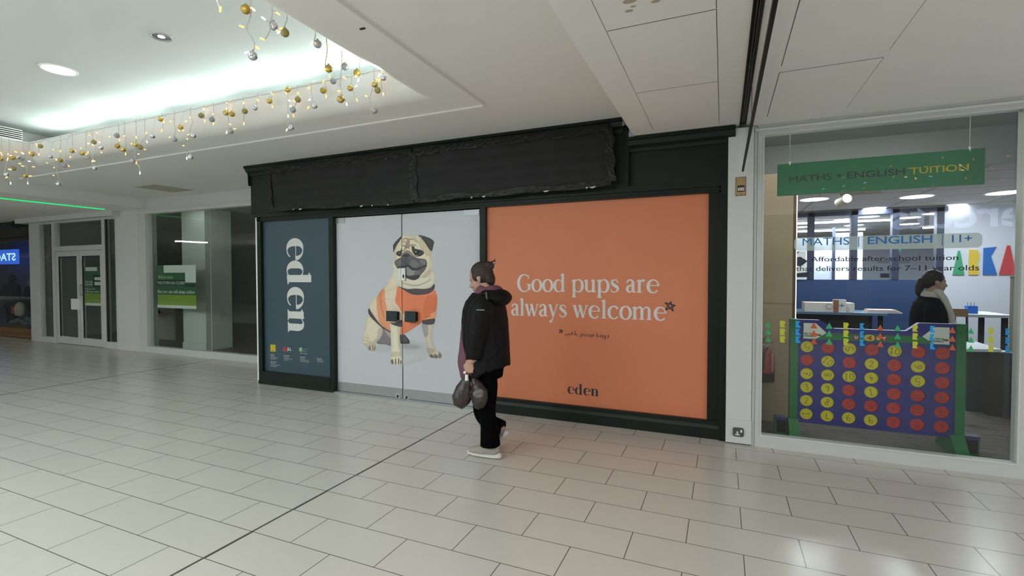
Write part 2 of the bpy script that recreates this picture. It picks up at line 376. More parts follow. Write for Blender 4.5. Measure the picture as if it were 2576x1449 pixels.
# green light strip on the low ceiling
a, b = atZ(-40, 493.5, 2.898), atZ(258, 526.5, 2.898)
tag(MB().box(a.x - .02, a.x + .012, a.y, b.y, 2.884, 2.90).build('green_light_strip', emat('green_led', (0.02, 0.95, 0.25), 0.75)), 'glowing green light strip on the low ceiling at the far left', 'light strip')
# ================================================================ left: closed shop and its entrance (plane Y=6.09)
YG = 6.09
def fr(name, x0, x1, z0, z1, y0=YG, d=0.07, m=M_FRAME, parent=None): return MB().box(x0, x1, y0, y0 + d, z0, z1).build(name, m, parent)
struct(MB().box(-10.66, -6.02, YG - .005, YG + .3, 2.905, 3.20).build('wall_front', M_WHITE))
struct(MB().box(-11.69, -10.95, YG - .01, YG + .35, 0, 2.905).build('wall_pier', M_WHITE))
struct(MB().box(-11.70, -10.94, YG - .022, YG - .01, 0, 0.16).build('baseboard_front', M_WHITE))
struct(MB().box(-15.45, -11.55, YG - .16, YG + .2, 2.795, 2.90).build('trim_4', M_WHITE))
struct(MB().box(-15.2, -14.98, YG - .01, YG + .3, 0, 2.80).build('wall_post', M_FRAME))
def bevelframe(o, w=.006):
    md = o.modifiers.new('bv', 'BEVEL'); md.width = w; md.segments = 2; return o
w1 = struct(MB().box(-10.95, -6.06, YG - .02, YG + .09, 2.79, 2.905).box(-10.95, -10.66, YG - .02, YG + .09, 0, 2.79).box(-10.66, -6.06, YG - .02, YG + .09, 0, 0.125).build('window_1', M_FRAME))
MB().box(-10.97, -6.04, YG - .05, YG - .02, 2.795, 2.835).build('head_bead', M_WHITE, w1)
MB().box(-10.70, -10.66, YG - .035, YG - .02, 0.125, 2.79).build('jamb_bead', M_FRAME, w1)
MB().box(-10.66, -6.06, YG + .03, YG + .036, 0.125, 2.79).build('glass_pane', M_GLASS, w1)
MB().box(-8.815, -8.807, YG + .028, YG + .038, 0.125, 2.79).build('pane_joint', mat('silicone', (.5, .5, .48), .6), w1)
# entrance screen: side lights, transom light, double doors
w2 = struct(MB().box(-14.98, -11.69, YG - .01, YG + .08, 2.755, 2.80).box(-14.98, -14.74, YG - .01, YG + .08, 0, 2.755).box(-14.74, -14.19, YG - .01, YG + .08, 0, .13)
            .box(-14.19, -14.06, YG - .02, YG + .08, 0, 2.755).box(-12.21, -12.10, YG - .02, YG + .08, 0, 2.755).box(-12.10, -11.69, YG - .01, YG + .08, 0, .14).box(-11.745, -11.69, YG - .01, YG + .08, .14, 2.755)
            .box(-14.06, -12.21, YG - .02, YG + .08, 2.115, 2.225).build('window_2', M_FRAME))
MB().box(-14.74, -14.19, YG + .03, YG + .036, .13, 2.755).build('glass_pane', M_GLASS, w2)
MB().box(-12.10, -11.745, YG + .03, YG + .036, .14, 2.755).build('glass_pane', M_GLASS, w2)
MB().box(-14.06, -12.21, YG + .03, YG + .036, 2.225, 2.755).build('glass_pane', M_GLASS, w2)
MB().box(-14.20, -14.185, YG - .012, YG + .02, .13, 2.755).box(-12.095, -12.06, YG - .012, YG + .02, .14, 2.755).build('gasket', M_DARKSEAM, w2)
def leaf(n, x0, x1, hinge):
    d = struct(MB().box(x0, x0 + .11, YG, YG + .05, .01, 2.11).box(x1 - .11, x1, YG, YG + .05, .01, 2.11).box(x0 + .11, x1 - .11, YG, YG + .05, .01, .17).box(x0 + .11, x1 - .11, YG, YG + .05, 1.99, 2.11).build('door_%d' % n, M_FRAME))
    MB().box(x0 + .11, x1 - .11, YG + .022, YG + .028, .17, 1.99).build('glass_pane', M_GLASS, d)
    MB().box(x0 + .105, x0 + .118, YG - .004, YG + .02, .17, 1.99).box(x0 + .11, x1 - .11, YG - .004, YG + .02, 1.975, 1.992).build('gasket', M_DARKSEAM, d)
    return d
d1 = leaf(1, -14.055, -13.115, 0); d2 = leaf(2, -13.105, -12.215, 1)
MB().box(-13.42, -13.10, YG - .03, YG - .002, .80, 1.04).build('push_plate', M_LIGHT, d1)
MB().cyl((-13.02, YG - .05, 1.12), (-13.02, YG - .05, 1.36), .012).box(-13.03, -13.01, YG - .05, YG, 1.12, 1.14).box(-13.03, -13.01, YG - .05, YG, 1.34, 1.36).build('pull_handle', M_STEEL, d2)
# inside of the closed shop
M_INT = mat('closed_shop_wall', (0.40, 0.43, 0.41), 0.7)
struct(MB().box(-16.0, -6.0, 11.0, 11.1, 0, 2.92).build('wall_back', M_INT))
struct(MB().box(-15.35, -15.25, 6.45, 11.0, 0, 2.92).build('wall_left', M_INT))
struct(MB().box(-6.1, -6.0, 6.4, 11.0, 0, 2.92).build('wall_right', M_INT))
struct(MB().box(-15.5, -6.0, 6.25, 11.1, 2.92, 3.0).build('ceiling', mat('closed_shop_ceiling', (.34, .35, .33), .8)))
struct(MB().box(-15.25, -6.1, 6.2, 11.0, 0.001, 0.012).build('floor', mat('closed_shop_floor', (0.10, 0.085, 0.07), 0.35, var=.2, vscale=3)))
struct(MB().box(-10.42, -9.70, 6.62, 7.20, 0.012, 2.92).box(-10.43, -9.69, 6.605, 6.62, 0.012, .16).build('wall_column', mat('column_paint', (.60, .64, .60), .6)))
# slatted shoe shelves seen through the right side light
sh = thing('shoe_shelf', 'cream shoe shelving lit behind the narrow side pane of the closed shop entrance', 'shelf', (-12.25, 7.2, 0))
M_CREAM = mat('shelf_cream', (.62, .58, .47), .6)
MB().box(-13.1, -12.0, 7.42, 7.45, .012, 1.75).build('back_panel', M_CREAM, sh)
for k in range(5): MB().box(-13.1, -12.0, 7.10, 7.42, .62 + .22 * k, .645 + .22 * k).build('shelf_board', M_CREAM, sh)
M_SHOE = mat('dark_shoe', (.02, .018, .017), .5)
for k, (x, z) in enumerate(((-12.50, .867), (-12.20, .867), (-12.40, 1.307), (-12.18, 1.087), (-12.35, .647))):
    s = MB().loft([(x - .13, 7.22, z + .025, .03, .02), (x - .08, 7.22, z + .03, .042, .028), (x, 7.22, z + .035, .04, .035), (x + .08, 7.22, z + .05, .04, .05), (x + .13, 7.22, z + .04, .02, .03)], ref=(0, 1, 0), n=12)
    tag(s.build('shoe', M_SHOE, smooth=True), 'dark shoe on the closed shop shelving, %s' % ('left of the pair on the second board up', 'right of the pair on the second board up', 'on the top occupied board', 'alone on the third board up', 'on the lowest board')[k], 'shoe', 'shoes on the cream shelving')
ct = thing('shop_counter', 'low brown counter with a dark front inside the closed shop', 'counter', (-8.9, 8.9, 0.012))
MB().box(-9.9, -8.0, 8.7, 9.3, .012, .86).build('body', mat('counter_brown', (.16, .10, .065), .5, var=.2), ct)
MB().box(-9.95, -7.95, 8.65, 9.35, .86, .90).build('top', mat('counter_top', (.28, .20, .14), .4), ct)
un = thing('display_unit', 'tall pale display unit with boards standing behind the closed shop poster', 'display unit', (-9.5, 10.4, .012))
MB().box(-10.6, -9.3, 10.2, 10.5, .012, 2.0).build('body', mat('unit_grey', (.33, .34, .33), .6), un)
for k in range(4): MB().box(-10.55, -9.35, 10.02, 10.2, .55 + .38 * k, .58 + .38 * k).build('shelf_board', mat('unit_board', (.6, .6, .56), .6), un)
rp = MB().box(-8.45, -7.75, 10.97, 10.9985, .9, 2.3).build('red_banner', mat('banner_red', (.17, .02, .022), .6)); tag(rp, 'dull red banner hanging on the back wall of the closed shop', 'banner')
# ---- posters on the glass
M_PG = mat('poster_green', (.045, .135, .065), .5); M_PD = mat('poster_dark_green', (.02, .055, .033), .5); M_PL = mat('poster_lime', (.25, .36, .06), .5); M_PW = mat('poster_white', (.72, .76, .72), .5); M_PK = mat('poster_black', (.02, .02, .022), .5)
def poster(name, label, cat, y, corners, rows, texts, parent_extra=None):
    """corners px (x0,x1, ytop at x0, ybot at x0, ytop at x1, ybot at x1) -> rectangle on plane y"""
    x0, x1 = atY(corners[0], 700, y).x, atY(corners[1], 700, y).x
    zt = (atY(corners[0], corners[2], y).z + atY(corners[1], corners[4], y).z) / 2; zb = (atY(corners[0], corners[3], y).z + atY(corners[1], corners[5], y).z) / 2
    t = thing(name, label, cat, ((x0 + x1) / 2, y, zb))
    X = lambda u: x0 + (x1 - x0) * u
    Z = lambda v: zt + (zb - zt) * v
    MB().box(x0, x1, y, y + .003, zb, zt).build('sheet', rows[0], t)
    for k, (nm, m, u0, u1, v0, v1) in enumerate(rows[1]): MB().box(X(u0), X(u1), y - .0008 - .0003 * k, y, Z(v1), Z(v0)).build(nm, m, t)
    for (nm, body, m, u0, u1, v0, v1, *cap) in texts:
        P, B = text2d(body, .012); flat(fit(P, X(u0), X(u1), Z(v1), Z(v0)), onplane(y - .0042)).build(nm, m, t)
    return t
# the big one
poster('closure_poster', 'large green poster saying the store has closed, inside the wide closed shop window', 'poster', YG + .048, (393, 493, 667, 775, 667, 776),
       (M_PG, [('heading_slip', M_PW, .20, .74, 0, .175), ('band', M_PD, .02, .74, .345, .47), ('lime_panel', M_PL, .03, 1, .685, .93), ('footer_strip', M_PW, .02, 1, .93, 1), ('photo_panel', M_PW, .74, 1, 0, .40), ('photo_edge', M_PD, .74, .98, .42, .5)]),
       [('lettering', "We've now", mat('poster_pale_text', (.45, .62, .38), .5), .05, .44, .23, .32), ('lettering', 'THIS STORE HAS CLOSED', M_PW, .03, .73, .378, .445), ('lettering', 'But you can still shop online', M_PW, .04, .96, .575, .68)])
poster('door_poster', 'smaller copy of the green closing poster behind the right hand door pane', 'poster', YG + .031, (213, 256, 672, 768, 672, 770),
       (M_PG, [('heading_slip', M_PW, .05, .74, 0, .10), ('photo_panel', M_PK, .5, 1, .21, .51), ('lime_panel', M_PL, 0, 1, .68, .93), ('footer_strip', M_PW, 0, .95, .93, 1), ('price_tag', M_PW, .58, .92, .26, .34), ('price_tag', M_PW, .58, .92, .38, .47)]),
       [('lettering', 'THIS STORE', M_PW, .03, .48, .36, .41), ('lettering', 'HAS CLOSED', M_PW, .03, .48, .425, .475), ('lettering', 'But you can', M_PW, .05, .6, .545, .595), ('lettering', 'still shop online', M_PW, .05, .85, .61, .67)])
# ================================================================ far left: corner shop with mannequins
YC = 6.28
zz = lambda py, px=40: atY(px, py, YC).z
xr = -15.25
struct(MB().box(-24, xr + .02, YC - .10, YC + .4, zz(598), zz(545)).build('wall_fascia', mat('dark_fascia', (.022, .028, .024), .5)))
struct(MB().box(-16.1, xr + .02, YC - .16, YC - .1, zz(572, 60), zz(543, 60)).build('trim_5', M_BLACK))
w3 = struct(MB().box(-24, xr, YC - .02, YC + .05, zz(606), zz(598)).box(xr - .12, xr + .02, YC - .02, YC + .06, .02, zz(598)).build('window_3', mat('dark_window_frame', (.05, .03, .02), .5)))
MB().box(-24, xr - .12, YC + .01, YC + .016, zz(823), zz(606)).build('glass_pane', M_GLASS, w3)
M_WOOD = mat('plinth_wood', (.20, .105, .04), .5, var=.25, vscale=5)
pl = thing('wooden_plinth', 'brown wooden stall riser under the corner shop window at far left', 'stall riser', (-19, YC, 0))
MB().box(-24, xr - .12, YC - .06, YC + 1.65, .012, zz(838)).build('lower_board', M_WOOD, pl); MB().box(-24, xr - .12, YC - .04, YC + 1.65, zz(838) + .004, zz(824)).build('upper_board', M_WOOD, pl)
struct(MB().box(-46, -15.4, 9.0, 9.1, 0, 2.9).build('wall_corner', mat('corner_shop_back', (.16, .17, .2), .7)))
struct(MB().box(-46, -15.35, 6.5, 9.1, 2.80, 2.9).build('ceiling', M_INT))
zp = zz(824) + .002
M_COAT = mat('black_coat_cloth', (.007, .007, .008), .8); M_JEAN = mat('grey_blue_cloth', (.10, .13, .16), .8, var=.3, vscale=8); M_MANN = mat('mannequin_shell', (.55, .52, .48), .4)
def mannequin(px, Y, h, coat, label, w=.25):
    x = atY(px, 740, Y).x; t = thing('mannequin', label, 'mannequin', (x, Y, zp), 'mannequins in the corner shop window')
    L = lambda rows: [(x + r[0], Y, zp + r[1] * h, r[2] * w / .25, r[3]) for r in rows]
    b = MB().loft(L([(0, .80, .05, .05), (0, .86, .05, .05), (.01, .89, .075, .085), (.015, .94, .08, .09), (.01, .98, .06, .065), (0, 1.0, .02, .02)]), ref=(1, 0, 0))
    b.build('head', M_MANN if coat is M_JEAN else M_COAT, t, smooth=True)
    c = MB().loft(L([(0, .30, .22, .16), (0, .5, .23, .17), (0, .65, .22, .16), (0, .76, .23, .14), (0, .81, .15, .11), (0, .83, .06, .06)]), ref=(1, 0, 0))
    for s in (-1, 1): c.loft([(x + s * .22 * w / .25, Y, zp + .77 * h, .07, .07), (x + s * .30 * w / .25, Y - .03, zp + .6 * h, .065, .065), (x + s * .27 * w / .25, Y - .12, zp + .42 * h, .05, .05)], ref=(1, 0, 0))
    c.build('coat', coat, t, smooth=True)
    l = MB()
    for s in (-1, 1): l.loft([(x + s * .09, Y, zp + .32 * h, .09, .1), (x + s * .10, Y, zp + .15 * h, .07, .08), (x + s * .10, Y, zp + .0, .06, .09)], ref=(1, 0, 0))
    l.build('trousers', M_COAT if coat is M_COAT else M_JEAN, t, smooth=True)
mannequin(30, 7.0, 1.34, M_COAT, 'mannequin in a bulky black coat standing in the corner shop window', .34)
mannequin(78, 7.6, 1.20, M_JEAN, 'pale headed mannequin in grey blue denim beside the black coated one', .2)
pile = MB()
for k in range(14):
    px, py = random.uniform(42, 78), random.uniform(800, 818); c = atY(px, py, 6.75); pile.ell((c.x, 6.75 + random.uniform(-.1, .1), max(c.z, zp + .03)), random.uniform(.07, .15), random.uniform(.06, .12), random.uniform(.03, .07), n=10, m=6)
tag(pile.build('folded_jeans', mat('pale_denim', (.16, .20, .24), .9, var=.4, vscale=10), smooth=True), 'loose heap of pale blue folded denim on the window plinth at far left', 'clothes heap', kind='stuff')
bg = atY(50, 775, 6.62)
bagm = MB().loft([(bg.x, bg.y, bg.z - .2, .17, .08), (bg.x, bg.y, bg.z - .02, .2, .1), (bg.x, bg.y, bg.z + .1, .15, .07), (bg.x, bg.y, bg.z + .16, .06, .03)], ref=(1, 0, 0))
tb = thing('tote_bag', 'orange and white tote bag hanging in front of the black coat mannequin', 'bag', tuple(bg)); bagm.build('body', mat('bag_white', (.55, .50, .42), .7), tb, smooth=True)
MB().loft([(bg.x - .14, bg.y - .06, bg.z - .15, .06, .05), (bg.x - .15, bg.y - .07, bg.z + .05, .06, .05)], ref=(1, 0, 0)).build('orange_side', mat('bag_orange', (.45, .09, .03), .7), tb, smooth=True)
sg = thing('sign_reflection', 'glowing panel standing in for the reflection of a blue lit sign, corner shop window', 'sign', tuple(atY(10, 645, 8.4)))
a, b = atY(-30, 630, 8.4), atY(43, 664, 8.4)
MB().box(a.x, b.x, 8.4, 8.46, b.z, a.z).build('panel', emat('sign_reflection_blue', (.03, .10, .55), 1.1), sg)  # glow painted in place of a sign mirrored in the glass
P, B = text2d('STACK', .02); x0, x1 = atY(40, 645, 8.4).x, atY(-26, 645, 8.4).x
flat(fit(P, x0, x1, atY(20, 656, 8.4).z, atY(20, 637, 8.4).z), onplane(8.39)).build('lettering', emat('sign_reflection_letters', (.35, .6, 1.0), 1.6), sg)
# ================================================================ serif lettering built from strokes
def serif_glyphs(s, t, f):
    """s thick, t thin stroke, f serif overhang; x-height 1. returns char -> (polys, advance)"""
    G = {}
    def R(x0, x1, y0, y1): return [[(x0, y0), (x1, y0), (x1, y1), (x0, y1)]]
    def foot(x, w=None, y=0.0, l=1, r=1):
        w = w or s; a, b = x - w / 2, x + w / 2
        return [[(a - f * l, y), (b + f * r, y), (b + f * r, y + .03), (b, y + .10), (a, y + .10), (a - f * l, y + .03)]]
    def flag(x, y): return [[(x - s / 2 - f * 1.1, y - .115), (x - s / 2, y - .17), (x + s / 2, y - .17), (x + s / 2, y + .03), (x - s / 2 - f * 1.1, y - .07)]]
    def spur(x): return [[(x - s / 2, .16), (x + s / 2, .12), (x + s / 2 + f * 1.2, .055), (x + s / 2 + f * 1.2, .02), (x - s / 2 + .02, -.03)]]
    def stem(x, y0, y1): return R(x - s / 2, x + s / 2, y0, y1)
    def bowl(cx, cy, rx, ry, left=1.0, right=1.0, n=28):
        return ribbon([(cx + rx * math.cos(a), cy + ry * math.sin(a), t + (s * 1.08 * (left if math.cos(a) < 0 else right) - t) * abs(math.cos(a)) ** 1.5) for a in [2 * PI * k / n for k in range(n)]], True, 2)
    def arc(cx, cy, rx, ry, a0, a1, wf, n=24):
        return ribbon([(cx + rx * math.cos(a), cy + ry * math.sin(a), wf((a - a0) / (a1 - a0), a)) for a in [a0 + (a1 - a0) * k / n for k in range(n + 1)]], False, 2)
    h = s / 2
    G['o'] = (bowl(.48 + h * .3, .49, .40, .49), .96 + h * .6)
    r_ = .41; cx = .10 + h + r_ - h * .2
    we = lambda u, a: (t + (s * 1.12 - t) * max(0, -math.cos(a)) ** 1.3) if a > PI / 2 and a < 3 * PI / 2 else (t + (s * .62 - t) * math.cos(a) ** 2 if a <= PI / 2 else t * 1.25 + .05 * math.cos(a) * (1 - u))
    G['e'] = (arc(cx, .49, r_, .48, .07, 5.62, we) + R(cx - r_, cx + r_ + s * .28, .52, .52 + t * .8), cx + r_ + .16)
    wc = lambda u, a: (t + (s * 1.12 - t) * max(0, -math.cos(a)) ** 1.3) if PI / 2 < a < 3 * PI / 2 else (t + (s * .8 - t) * max(0, (1 - u * 4)) if a <= PI / 2 else t * 1.2)
    G['c'] = (arc(cx, .49, r_, .48, .62, 5.6, wc), cx + r_ + .06)
    X = .86
    G['d'] = (bowl(.46 + h * .2, .48, .35, .48, 1, .25) + stem(X, .05, 1.46) + flag(X, 1.44) + spur(X), X + h + f + .10)
    G['p'] = (stem(.24, -.42, .98) + flag(.24, .98) + foot(.24, None, -.44) + bowl(.62, .49, .36, .49, .25, 1), 1.06 + h * .3)
    G['u'] = (stem(.24, .28, .98) + flag(.24, .98) + stem(.84, .05, .98) + flag(.84, .98) + spur(.84) + ribbon([(.24, .4, s), (.25, .24, s * .95), (.36, .07, s * .55), (.54, .04, t * 1.3), (.72, .14, t), (.84, .26, t)]), 1.06 + h * .5)
    def arch(x0, x1): return ribbon([(x0, .68, t), (x0 + (x1 - x0) * .28, .86, t), (x0 + (x1 - x0) * .6, .95, t * 1.5), (x1 - s * .16, .85, s * .75), (x1, .66, s), (x1, .4, s)])
    G['n'] = (stem(.24, .02, .98) + flag(.24, .98) + foot(.24) + arch(.28, .86) + stem(.86, .02, .5) + foot(.86), 1.10 + h * .5)
    G['m'] = (stem(.24, .02, .98) + flag(.24, .98) + foot(.24) + arch(.28, .82) + stem(.82, .02, .5) + foot(.82) + arch(.86, 1.40) + stem(1.40, .02, .5) + foot(1.40), 1.64 + h * .5)
    G['r'] = (stem(.24, .02, .98) + flag(.24, .98) + foot(.24) + ribbon([(.28, .66, t), (.38, .84, t * 1.2), (.52, .94, t * 2), (.66, .88, s * .9)]), .74)
    G['l'] = (stem(.24, .02, 1.46) + flag(.24, 1.44) + foot(.24), .48)
    G['a'] = (ribbon([(.15, .74, s * .55), (.20, .88, t * 1.4), (.40, .965, t * 1.2), (.58, .88, s * .7), (.63, .7, s), (.63, .24, s), (.68, .07, s * .6), (.84, .05, t)]) + ribbon([(.62, .60, t), (.40, .53, t * 1.4), (.20, .40, s * .85), (.17, .22, s), (.30, .055, s * .6), (.47, .07, t * 1.1), (.63, .22, t)]), .90)
    G['s'] = (ribbon([(.66, .72, t * .6), (.65, .84, t), (.55, .95, t), (.40, .96, t), (.23, .87, s * .7), (.22, .70, s * .9), (.42, .54, s * 1.1), (.64, .38, s), (.68, .20, s * .75), (.54, .05, t), (.36, .03, t), (.18, .10, t), (.14, .27, t * .6)]), .84)
    def vee(x0, xm, x1, yb, wa, wb): return ribbon([(x0, .98, wa), (xm, yb, wa * .85)], smooth=False) + ribbon([(xm, yb, wb), (x1, .98, wb)], smooth=False)
    def top(x, w=.34): return R(x - w / 2, x + w / 2, .95, 1.0)
    G['w'] = (vee(.18, .47, .72, .0, s, t) + vee(.66, .96, 1.26, .0, s, t) + top(.18) + top(.66, .3) + top(1.26, .3), 1.36)
    G['y'] = (ribbon([(.18, .98, s), (.50, .06, s * .9)], smooth=False) + ribbon([(.84, .98, t), (.50, .04, t * 1.1), (.40, -.22, t * 1.3), (.26, -.38, s * .8), (.12, -.38, s * .5)], sub=4) + top(.18) + top(.84, .3), .96)
    wg = lambda u, a: (t + (s * 1.15 - t) * max(0, -math.cos(a)) ** 1.2) if PI / 2 < a < 3 * PI / 2 else t * 1.2
    G['G'] = (arc(.66, .68, .56, .70, .68, 5.75, wg, 30) + stem(1.13, .10, .60) + [[(.88, .57), (1.30, .57), (1.30, .62), (.88, .62)]] + [[(1.04, 1.02), (1.12, 1.02), (1.12, 1.36), (1.06, 1.30)]], 1.34)
    G[' '] = ([], .46)
    return G
def serif_text(txt, s=.19, t=.07, f=.09, track=0.0):
    G = serif_glyphs(s, t, f); x = 0; out = []
    for ch in txt:
        P, adv = G[ch]; out += [[(x + q[0], q[1]) for q in p] for p in P]; x += adv + track
    return out
def place(polys, x0, x1, zb, xh, y):
    xs = [q[0] for p in polys for q in p]; a, b = min(xs), max(xs); k = (x1 - x0) / (b - a)
    return flat([[(x0 + (q[0] - a) * k, zb + q[1] * xh) for q in p] for p in polys], onplane(y), None, True)

def pc(rgb, k=0.63):
    g = sum(rgb) / 3; return tuple(min(.92, c / k) for c in lin([c * .72 + g * .28 if max(rgb) - min(rgb) < 70 else c for c in rgb]))
M_PRINT = bpy.data.materials.new('vinyl_print'); M_PRINT.use_nodes = True
_n = M_PRINT.node_tree; _a = _n.nodes.new('ShaderNodeVertexColor'); _a.layer_name = 'ink'
_n.nodes['Principled BSDF'].inputs['Roughness'].default_value = .4
_n.links.new(_a.outputs['Color'], _n.nodes['Principled BSDF'].inputs['Base Color'])
def sdist(P, polys):
    """signed distance (negative inside) of points P (N,2) to the union of polygons"""
    best = np.full(len(P), 1e9)
    for p in polys:
        A = np.array(p); B = np.roll(A, -1, 0); D = B - A; L = np.maximum((D * D).sum(1), 1e-12)
        d = np.full(len(P), 1e9); ins = np.zeros(len(P), bool)
        for k in range(len(A)):
            t = np.clip(((P - A[k]) @ D[k]) / L[k], 0, 1); q = A[k] + t[:, None] * D[k]; d = np.minimum(d, np.hypot(*(P - q).T))
            c = (A[k, 1] > P[:, 1]) != (B[k, 1] > P[:, 1])
            if abs(D[k, 1]) > 1e-12: ins ^= c & (P[:, 0] < A[k, 0] + D[k, 0] * (P[:, 1] - A[k, 1]) / D[k, 1])
        best = np.minimum(best, np.where(ins, -d, d))
    return best
def decal(name, layers, parent, y0, feather=2.2, step=1.1, edge=.20, fur=.05):
    """a piece of printed picture: outline of all layers, inked softly per vertex. layers: (px polygons, srgb[, feather])"""
    polys = [p for L in layers for p in L[0]]; allp = np.array([q for p in polys for q in p])
    vs = []; fs = []
    for p in polys:
        if sum(p[i][0] * p[(i + 1) % len(p)][1] - p[(i + 1) % len(p)][0] * p[i][1] for i in range(len(p))) < 0: p = p[::-1]
        o = len(vs); vs += [Vector(q) * .01 for q in p]; fs.append(list(range(o, o + len(p))))
    lo, hi = allp.min(0), allp.max(0)
    gx, gy = np.meshgrid(np.arange(lo[0], hi[0], step), np.arange(lo[1], hi[1], step)); g = np.stack([gx.ravel(), gy.ravel()], 1)
    rs = np.random.RandomState(5); g += rs.uniform(-.25, .25, g.shape)
    g = g[sdist(g, polys) < -.35]; vs += [Vector(q) * .01 for q in g]
    ov, _e, of, _ov, _oe, src = delaunay_2d_cdt(vs, [], fs, 0, 1e-6)
    P = np.array([v[:] for v in ov]) * 100; faces = [tuple(f) for f, q in zip(of, src) if q]
    col = np.tile(np.array(pc(layers[0][1])), (len(P), 1))
    for L in layers[1:]:
        f = L[2] if len(L) > 2 else feather; w = np.clip(.5 - sdist(P, L[0]) / f, 0, 1); w = (w * w * (3 - 2 * w))[:, None]; col = col * (1 - w) + np.array(pc(L[1])) * w
    if edge: d = np.maximum(0, -sdist(P, polys)); col *= (1 - edge * np.exp(-d / 3.5))[:, None]
    if fur: col *= (1 + rs.normal(0, fur, (len(P), 1)))
    me = bpy.data.meshes.new(name); me.from_pydata([tuple(atY(q[0], q[1], y0)) for q in P], [], faces); me.update()
    ca = me.color_attributes.new('ink', 'FLOAT_COLOR', 'POINT')
    ca.data.foreach_set('color', np.concatenate([np.clip(col, 0, .95), np.ones((len(P), 1))], 1).astype(np.float32).ravel())
    me.materials.append(M_PRINT)
    return link(name, me, parent)

# ================================================================ the dark green shopfront
YE, YP, YD = 4.93, 4.975, 4.995
xe = lambda px, y=YE: atY(px, 750, y).x
ze = lambda px, py, y=YE: atY(px, py, y).z
xL0, xL1 = xe(648.5), xe(657.5); xN1, xD0 = xe(828), xe(839); xD1, xO0 = xe(1207), xe(1221.5); xO1, xR0, xR1 = xe(1780.5), xe(1811), xe(1828)
zH0, zH1 = ze(1500, 503), ze(1583, 470)
zK = 0.168
sf = thing('shopfront', 'dark green painted timber shopfront framing the navy, white and orange panels', 'shopfront', (-3, YE, 0))
MB().box(xL0, xL1, YE, YE + .14, 0, zH1).build('stile', M_GREEN, sf)
MB().box(xN1, xD0, YE, YE + .14, 0, zH0).build('stile', M_GREEN, sf)
MB().box(xD1, xO0, YE, YE + .14, 0, zH0).build('stile', M_GREEN, sf)
MB().box(xO1, xR0, YE + .02, YE + .14, 0, zH0).build('stile', M_GREEN, sf)
MB().box(xR0, xR1, YE - .035, YE + .2, 0, 2.84).box(xR0 - .012, xR0, YE, YE + .05, 0, 2.8).box(xR0 + .02, xR0 + .026, YE - .04, YE - .03, 0, 2.84).build('pilaster', M_GREEN, sf)
MB().box(xL1, xN1, YE - .004, YE + .1, 0, zK + .015).box(xL0, xD0, YE - .012, YE, 0, .05).build('plinth', M_GREEN, sf)
MB().box(xO0, xR0, YE - .004, YE + .1, 0, zK).box(xD1, xR0, YE - .016, YE, 0, .10).prism([(YE - .016, .10), (YE - .004, .13), (YE, .13), (YE, .10)], 'x', xD1, xR0).build('plinth', M_GREEN, sf)
MB().box(xL0, xR0, YE, YE + .14, zH0, zH1).box(xL0 - .01, xR0, YE - .022, YE, zH0 + .055, zH1).box(xL0, xR0, YE - .010, YE, zH0 + .02, zH0 + .035).build('head_rail', M_GREEN, sf)
struct(MB().box(xe(642), xL0, YE + .02, YE + .12, 0, zH1).build('trim_6', M_LIGHT))
# fascia with its cornice
fa = thing('fascia', 'dark green fascia with stepped cornice over the shopfront, partly covered in black sheeting', 'fascia', (-3, 4.9, zH1))
xF0 = atY(631, 480, 4.90).x; xS = atY(1583, 400, 4.90).x
zc0 = atY(1583, 352, 4.9).z
MB().box(xF0, -.915, 4.90, 5.2, zH1, 3.03).box(-.915, xS, 4.902, 5.2, zH1, 3.03).build('board', M_GREEN, fa)
MB().box(xS + .003, xR0 + .004, 4.905, 5.2, zH1, 2.80).build('board', M_GREEN, fa)
cn = [(4.90, 2.955), (4.885, 2.955), (4.875, 2.985), (4.835, 3.01), (4.82, 3.05), (4.80, 3.055), (4.80, 3.084), (4.90, 3.084)]
MB().prism(cn, 'x', atY(612, 432, 4.80).x, -.915).build('cornice', M_GREEN, fa)
cn2 = [(y, z - .20) for y, z in cn]
MB().prism([(p[0], p[1]) for p in cn2], 'x', xS, xR1 + .06).box(xS, xR1 + .055, 4.9, 5.1, 2.76, 2.885).build('cornice', M_GREEN, fa)
MB().box(xS - .004, xS + .004, 4.83, 4.91, zH1, 2.97).build('edge_strip', M_GREEN, fa)
MB().prism([(xF0, 2.82), (atY(612, 432, 4.80).x, 3.05), (atY(612, 432, 4.80).x, 3.084), (xF0, 3.084)], 'y', 4.86, 5.1).build('cornice_return', M_GREEN, fa)
